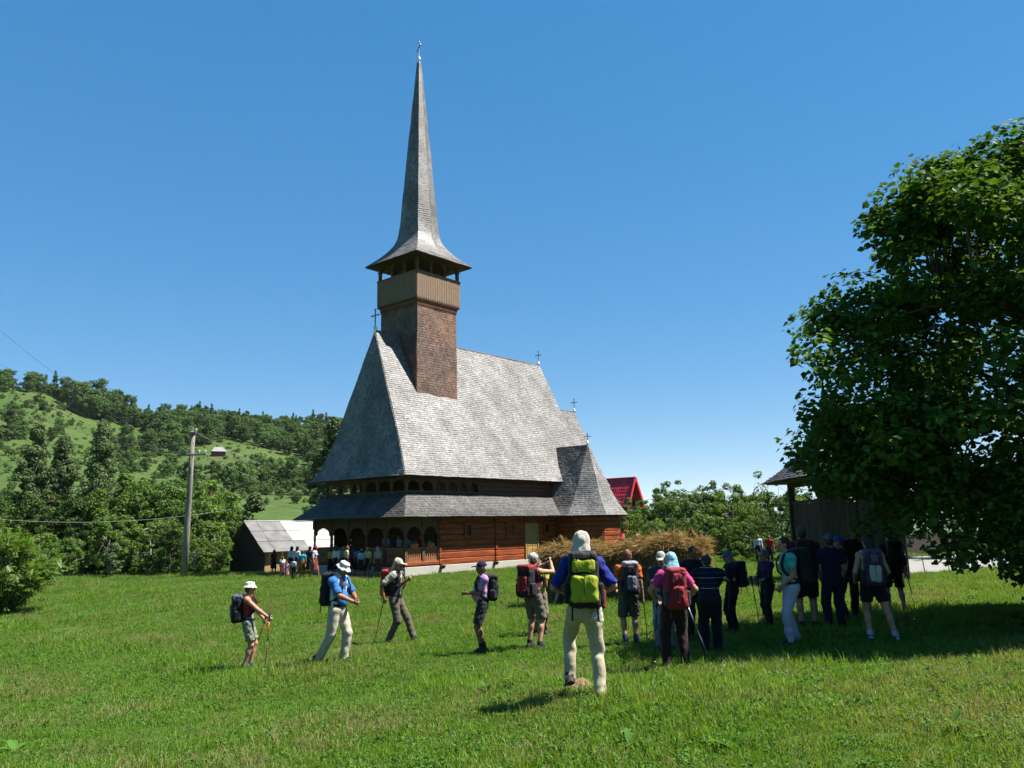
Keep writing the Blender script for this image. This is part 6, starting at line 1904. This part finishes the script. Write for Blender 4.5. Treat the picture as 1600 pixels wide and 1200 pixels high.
p = hand_world(J, -1); trek_pole(p + Vector((0, 0, .05)), foot(1022, 1040), 'thin trekking pole at the left side of the woman in pink', (M_poleK, M_poleK))
# the huddle in the shade
hiker(1035, 859, stand(1035, 13.2), label='hiker in pale patterned cap, mostly hidden behind the woman in pink', face=200, hat=('cap', patchy('palecap', [(150, 150, 140), (196, 194, 180), (120, 124, 120)], 18)), shirt=(60, 62, 80), pants=(140, 146, 160), hp=.3, seed=11, h=.015, hl=(-.1, .25, 1.1), hr=(.1, .25, 1.1))
M_str = stripes('navy_polo', (24, 24, 40), [(.28, .33, (190, 200, 220)), (.78, .82, (70, 80, 170))], .155)
hiker(1106, 862, stand(1106, 12.7), label='broad man in navy striped polo shirt bending forward with his back turned', face=8, lean=.30, hat=('cap', (44, 58, 92)), hair=(60, 50, 44), shirt=M_str, sleeve=.9, pants=(26, 26, 34), build=1.2, hp=.5, seed=12, hl=(-.12, .42, 1.0), hr=(.15, .42, 1.0), py=-.1, h=.0135, belly=.03)
hiker(1082, 851, stand(1082, 14.0), label='dark-haired man facing the camera behind the striped polo', face=165, hair=(24, 20, 18), skin='brown', shirt=(30, 30, 42), pants=(40, 40, 46), hp=.25, seed=13, h=.015)
J = hiker(1138, 859, stand(1143, 14.2), label='hiker in dusty blue cap and black clothes facing left with folded arms', face=258, hat=('cap', (84, 112, 136)), hair=(150, 140, 100), hairlen=.16, sex='f', shirt=(30, 30, 34), sleeve=.7, pants=(20, 20, 23), hl=(-.02, .24, 1.16), hr=(.04, .24, 1.12), hp=.25, seed=14, h=.0135)
backpack(J, 'black backpack on the hiker in the dusty blue cap', (18, 18, 20), (20, 20, 22), (24, 24, 27))
J = hiker(1193, 856, stand(1198, 14.9), label='woman in purple top with sunglasses holding poles left of the teal shirt', face=245, sex='f', hair=(120, 110, 110), glasses=True, shirt=(60, 46, 76), sleeve=1.6, pants=(34, 34, 40), hl=(-.12, .32, 1.05), hr=(.12, .32, 1.06), hp=.15, seed=15, h=.015, fl=(-.14, .1, 0), fr=(.14, -.12, 0))
for sd, px, lab in ((1, 1183, 'dark trekking pole held in front by the woman in the purple top'), (-1, 1190, 'second dark trekking pole of the woman in the purple top')):
    p = hand_world(J, sd); trek_pole(p + Vector((0, 0, .06)), on_ground(stand(px, 14.5)), lab, (M_poleK, M_poleK))
J = hiker(1213, 836, stand(1235, 12.6), label='woman in turquoise shirt and white trousers with short dark hair, facing left', face=268, sex='f', hair=(58, 30, 26), shirt=(96, 204, 200), sleeve=.55, pants=(196, 202, 216), hl=(-.1, .2, .95), hr=(.12, .12, .92), hp=.05, seed=16, h=.0125, fl=(-.1, .12, 0), fr=(.1, -.08, 0), lean=.08, build=1.05)
backpack(J, 'black backpack on the woman in the turquoise shirt', (14, 14, 18), (18, 18, 22), (20, 20, 26), w=.15, d=.12, hgt=.27)
J = hiker(1243, 820, stand(1258, 14.2), label='tall man in dark red shirt and grey cap behind the turquoise shirt', face=12, hat=('cap', (96, 98, 92)), hair=(60, 50, 44), shirt=(122, 22, 34), sleeve=.6, legs='shorts', pants=(24, 24, 30), seed=17, h=.015, build=1.12, hl=(-.2, .2, 1.1), hr=(.2, .2, 1.1))
backpack(J, 'black backpack on the man in the dark red shirt', (16, 16, 20), (92, 20, 30), (20, 20, 25), w=.15, d=.12, hgt=.26)
hiker(1288, 832, stand(1300, 13.9), label='man in navy shirt and jeans with a grey cap, back turned in the shade', face=5, hat=('cap', (112, 120, 120)), hair=(70, 60, 52), shirt=(36, 36, 66), sleeve=.7, pants=(28, 34, 58), seed=18, h=.015, build=1.1, hl=(-.15, .25, 1.1), hr=(.15, .25, 1.1))
hiker(1312, 835, stand(1318, 14.8), label='hiker in bright blue cap looking left between the grey cap and the long-haired woman', face=285, hat=('cap', (44, 108, 190)), hair=(120, 96, 70), shirt=(70, 60, 100), pants=(44, 40, 60), seed=19, h=.016)
hiker(1342, 818, stand(1340, 15.2), label='dark figure of a tall man deep in the tree shade', face=185, hair=(30, 26, 24), shirt=(26, 26, 28), sleeve=1.8, pants=(22, 22, 24), seed=20, h=.015, skin='brown')
J = hiker(1338, 832, stand(1362, 12.1), label='woman with long dark hair, pale top and black shorts seen from behind', face=12, sex='f', hair=(34, 22, 20), hairlen=.24, shirt=(202, 206, 172), sleeve=0, legs='shorts', pants=(20, 20, 22), short=.62, hl=(-.24, .16, 1.0), hr=(.22, .24, 1.05), hy=-.4, hp=.15, socks=(190, 196, 206), shoe=(58, 54, 56), seed=21, h=.0125, fl=(-.10, .0, 0), fr=(.26, -.14, 0))
backpack(J, 'purple backpack with a pale laced pocket on the long-haired woman', (60, 50, 74), (88, 76, 108), (186, 194, 182), w=.145, d=.11, hgt=.26, z=.24, lower=(104, 92, 128))
J = hiker(1383, 825, stand(1396, 15.9), label='man in white cap, dark shirt and shorts at the right end of the group', face=8, hat=('cap', (196, 208, 216)), hair=(80, 74, 70), shirt=(60, 66, 74), sleeve=.6, legs='shorts', pants=(24, 24, 28), hl=(-.2, .2, 1.08), hr=(.28, .04, .9), seed=22, h=.015, fl=(-.12, .04, 0), fr=(.16, -.04, 0))
backpack(J, 'black backpack on the man in the white cap', (16, 16, 18), (20, 20, 24), (22, 22, 26))
p = hand_world(J, 1); trek_pole(p + Vector((0, 0, .05)), on_ground(stand(1426, 15.6)), 'dark trekking pole of the man in the white cap', (M_poleK, M_poleK))

# ------------------------------------------------------------------ villagers by the church and far walkers
VG = 'people gathered by the church'
def villager(px, depth, H, face, label, loc=None, **k):
    d = dict(h=.025, seed=int(px), curl=.5, skin='tan'); d.update(k)
    return person(dict(loc=loc or stand(px, depth), H=H, face=face, label=label, group=VG, **d))
SKT = stripes('striped_skirt', (58, 24, 26), [(.2, .3, (150, 60, 60)), (.6, .66, (190, 150, 110))], .13)
PLD = stripes('plaid_skirt', (120, 96, 40), [(.3, .45, (60, 50, 30)), (.7, .8, (170, 130, 50))], .09)
villager(315, 55.5, 1.62, 200, 'man in dark blue shirt standing just right of the utility pole', shirt=(30, 44, 120), sleeve=1.6, pants=(20, 22, 30), hair=(40, 32, 28))
villager(341, 56.5, 1.5, 170, 'woman in blue-grey dress between the pole and the shed', sex='f', legs='skirt', skl=.6, shirt=(70, 84, 130), pants=(64, 78, 120), hair=(40, 30, 26))
villager(427, 49.5, 1.52, 10, 'woman in dark red top and black skirt in front of the board pile', sex='f', legs='skirt', shirt=(92, 22, 30), pants=(24, 20, 24), hat=('scarf', (30, 24, 26)))
villager(441, 43.0, 1.18, 150, 'girl in white blouse and dark skirt at the left of the villagers', sex='f', legs='skirt', skl=.42, shirt=(226, 222, 226), pants=(96, 40, 60), hair=(40, 28, 22))
villager(448, 42.3, .95, 200, 'small child in pale pink beside the girl in white', sex='f', legs='skirt', skl=.5, shirt=(214, 170, 190), pants=(206, 150, 176), hair=(50, 36, 28))
villager(454, 44.2, 1.62, 30, 'woman in white blouse and black headscarf, left of two alike', sex='f', legs='skirt', shirt=(214, 220, 230), sleeve=1.3, pants=(22, 20, 26), hat=('scarf', (20, 18, 22)))
villager(463, 43.6, 1.64, 20, 'woman in white blouse and black headscarf, right of two alike', sex='f', legs='skirt', shirt=(224, 228, 236), sleeve=1.3, pants=(22, 20, 26), hat=('scarf', (24, 20, 24)))
villager(458, 41.6, 1.08, 15, 'small boy in white shirt and dark trousers seen from behind', shirt=(226, 230, 240), sleeve=.8, pants=(26, 28, 40), hair=(50, 38, 30))
villager(472, 41.9, 1.45, 350, 'girl in turquoise top and plaid skirt seen from behind', sex='f', legs='skirt', skl=.46, shirt=(40, 164, 184), sleeve=.6, pants=PLD, hair=(90, 64, 40))
villager(483, 43.2, 1.66, 10, 'woman in dark blouse and black scarf beside the red headscarf', sex='f', legs='skirt', shirt=(60, 58, 70), pants=(24, 22, 26), hat=('scarf', (26, 22, 26)))
villager(491, 41.8, 1.68, 100, 'woman in red headscarf, white blouse and rust skirt walking right', sex='f', legs='skirt', skl=.52, shirt=(206, 196, 204), sleeve=1.2, pants=(128, 56, 48), hat=('scarf', (170, 44, 36)), fl=(-.1, .2, 0), fr=(.1, -.25, .02))
villager(516, 43.6, 1.56, 10, 'woman in bright yellow top and dark skirt by the porch', sex='f', legs='skirt', shirt=(214, 190, 40), sleeve=0, pants=(24, 22, 28), hair=(40, 28, 22))
villager(525, 43.0, 1.66, 15, 'woman in white blouse and dark green headscarf by the porch', sex='f', legs='skirt', shirt=(226, 230, 238), sleeve=1.2, pants=(22, 22, 28), hat=('scarf', (24, 84, 52)))
villager(536, 43.4, 1.6, 330, 'woman in bright green headscarf by the porch', sex='f', legs='skirt', shirt=(190, 190, 180), pants=(26, 24, 30), hat=('scarf', (72, 170, 80)))
villager(541, 42.2, 1.66, 60, 'brown-haired woman in beige blouse by the porch', sex='f', legs='skirt', shirt=(222, 206, 170), sleeve=.6, pants=(34, 30, 36), hair=(130, 74, 40))
villager(551, 42.9, 1.6, 340, 'woman in dark patterned blouse right of the beige blouse', sex='f', legs='skirt', shirt=(70, 70, 90), pants=(22, 20, 26), hair=(24, 20, 22))
villager(558, 42.6, 1.58, 20, 'woman in grey-blue blouse and dark scarf in the porch crowd', sex='f', legs='skirt', shirt=(112, 136, 166), pants=(22, 22, 30), hat=('scarf', (30, 44, 40)))
villager(564, 41.8, 1.48, 10, 'girl in light blue blouse in front of the porch crowd', sex='f', legs='skirt', shirt=(150, 182, 216), sleeve=.7, pants=(26, 26, 36), hair=(30, 24, 22))
villager(574, 41.9, 1.58, 200, 'woman in pale yellow blouse and black skirt facing the camera', sex='f', legs='skirt', shirt=(222, 216, 150), sleeve=.7, pants=(18, 18, 20), hair=(180, 160, 110))
villager(590, 41.4, 1.62, 320, 'woman in grey top and dark red striped skirt by the porch corner', sex='f', legs='skirt', skl=.56, shirt=(176, 164, 150), sleeve=.6, pants=SKT, hat=('scarf', patchy('scarfp', [(60, 40, 50), (190, 180, 190), (40, 30, 40)], 20)))
villager(0, 0, 1.66, 200, 'man in light blue shirt inside the porch arcade', loc=chp(.9, 2.6, .46), shirt=(126, 168, 224), pants=(30, 30, 40), hair=(40, 32, 28))
villager(0, 0, 1.62, 230, 'person in pale grey shirt behind the porch rail', loc=chp(.9, 1.5, .46), shirt=(170, 176, 190), pants=(30, 30, 40), hair=(40, 32, 28), seed=44)
villager(0, 0, 1.6, 210, 'person in dim blue shirt behind the porch rail nearest the corner', loc=chp(.8, .75, .46), shirt=(110, 130, 170), pants=(30, 30, 40), hair=(30, 26, 24), seed=45)
villager(0, 0, 1.62, 200, 'person in red top behind the flower box by the log wall', loc=chp(1.75, .7, .46), shirt=(190, 20, 40), pants=(30, 24, 30), hair=(30, 22, 20), seed=46)
villager(0, 0, 1.6, 200, 'person in light blue shirt up in the church gallery', loc=chp(2.15, 1.0, 4.02 - .9), shirt=(150, 180, 220), pants=(40, 40, 50), hair=(40, 30, 26), seed=47)
villager(1188, 45.5, 1.62, 185, 'distant man in white shirt and dark trousers before the orchard', shirt=(214, 222, 234), sleeve=1.9, pants=(22, 22, 28), hair=(40, 34, 30))
villager(1206, 44.0, 1.6, 200, 'distant person in red top beside the man in white', shirt=(176, 34, 34), pants=(30, 28, 32), hair=(40, 30, 26))

# ------------------------------------------------------------------ thin summer haze over the valley
hz = bpy.data.objects.new('haze', MB().box((-9600, -400, -260), (9600, 14600, 300)).mesh('haze'))
link(hz); hz['kind'] = 'stuff'; hz['label'] = 'thin pale air over the valley'
hm_ = bpy.data.materials.new('haze_air'); hm_.use_nodes = True
hm_.node_tree.nodes.clear()
ho = hm_.node_tree.nodes.new('ShaderNodeOutputMaterial'); hv_ = hm_.node_tree.nodes.new('ShaderNodeVolumePrincipled')
hv_.inputs['Color'].default_value = (0.78, 0.88, 1.0, 1); hv_.inputs['Density'].default_value = 0.000028
hm_.node_tree.links.new(hv_.outputs[0], ho.inputs['Volume'])
hz.data.materials.append(hm_)
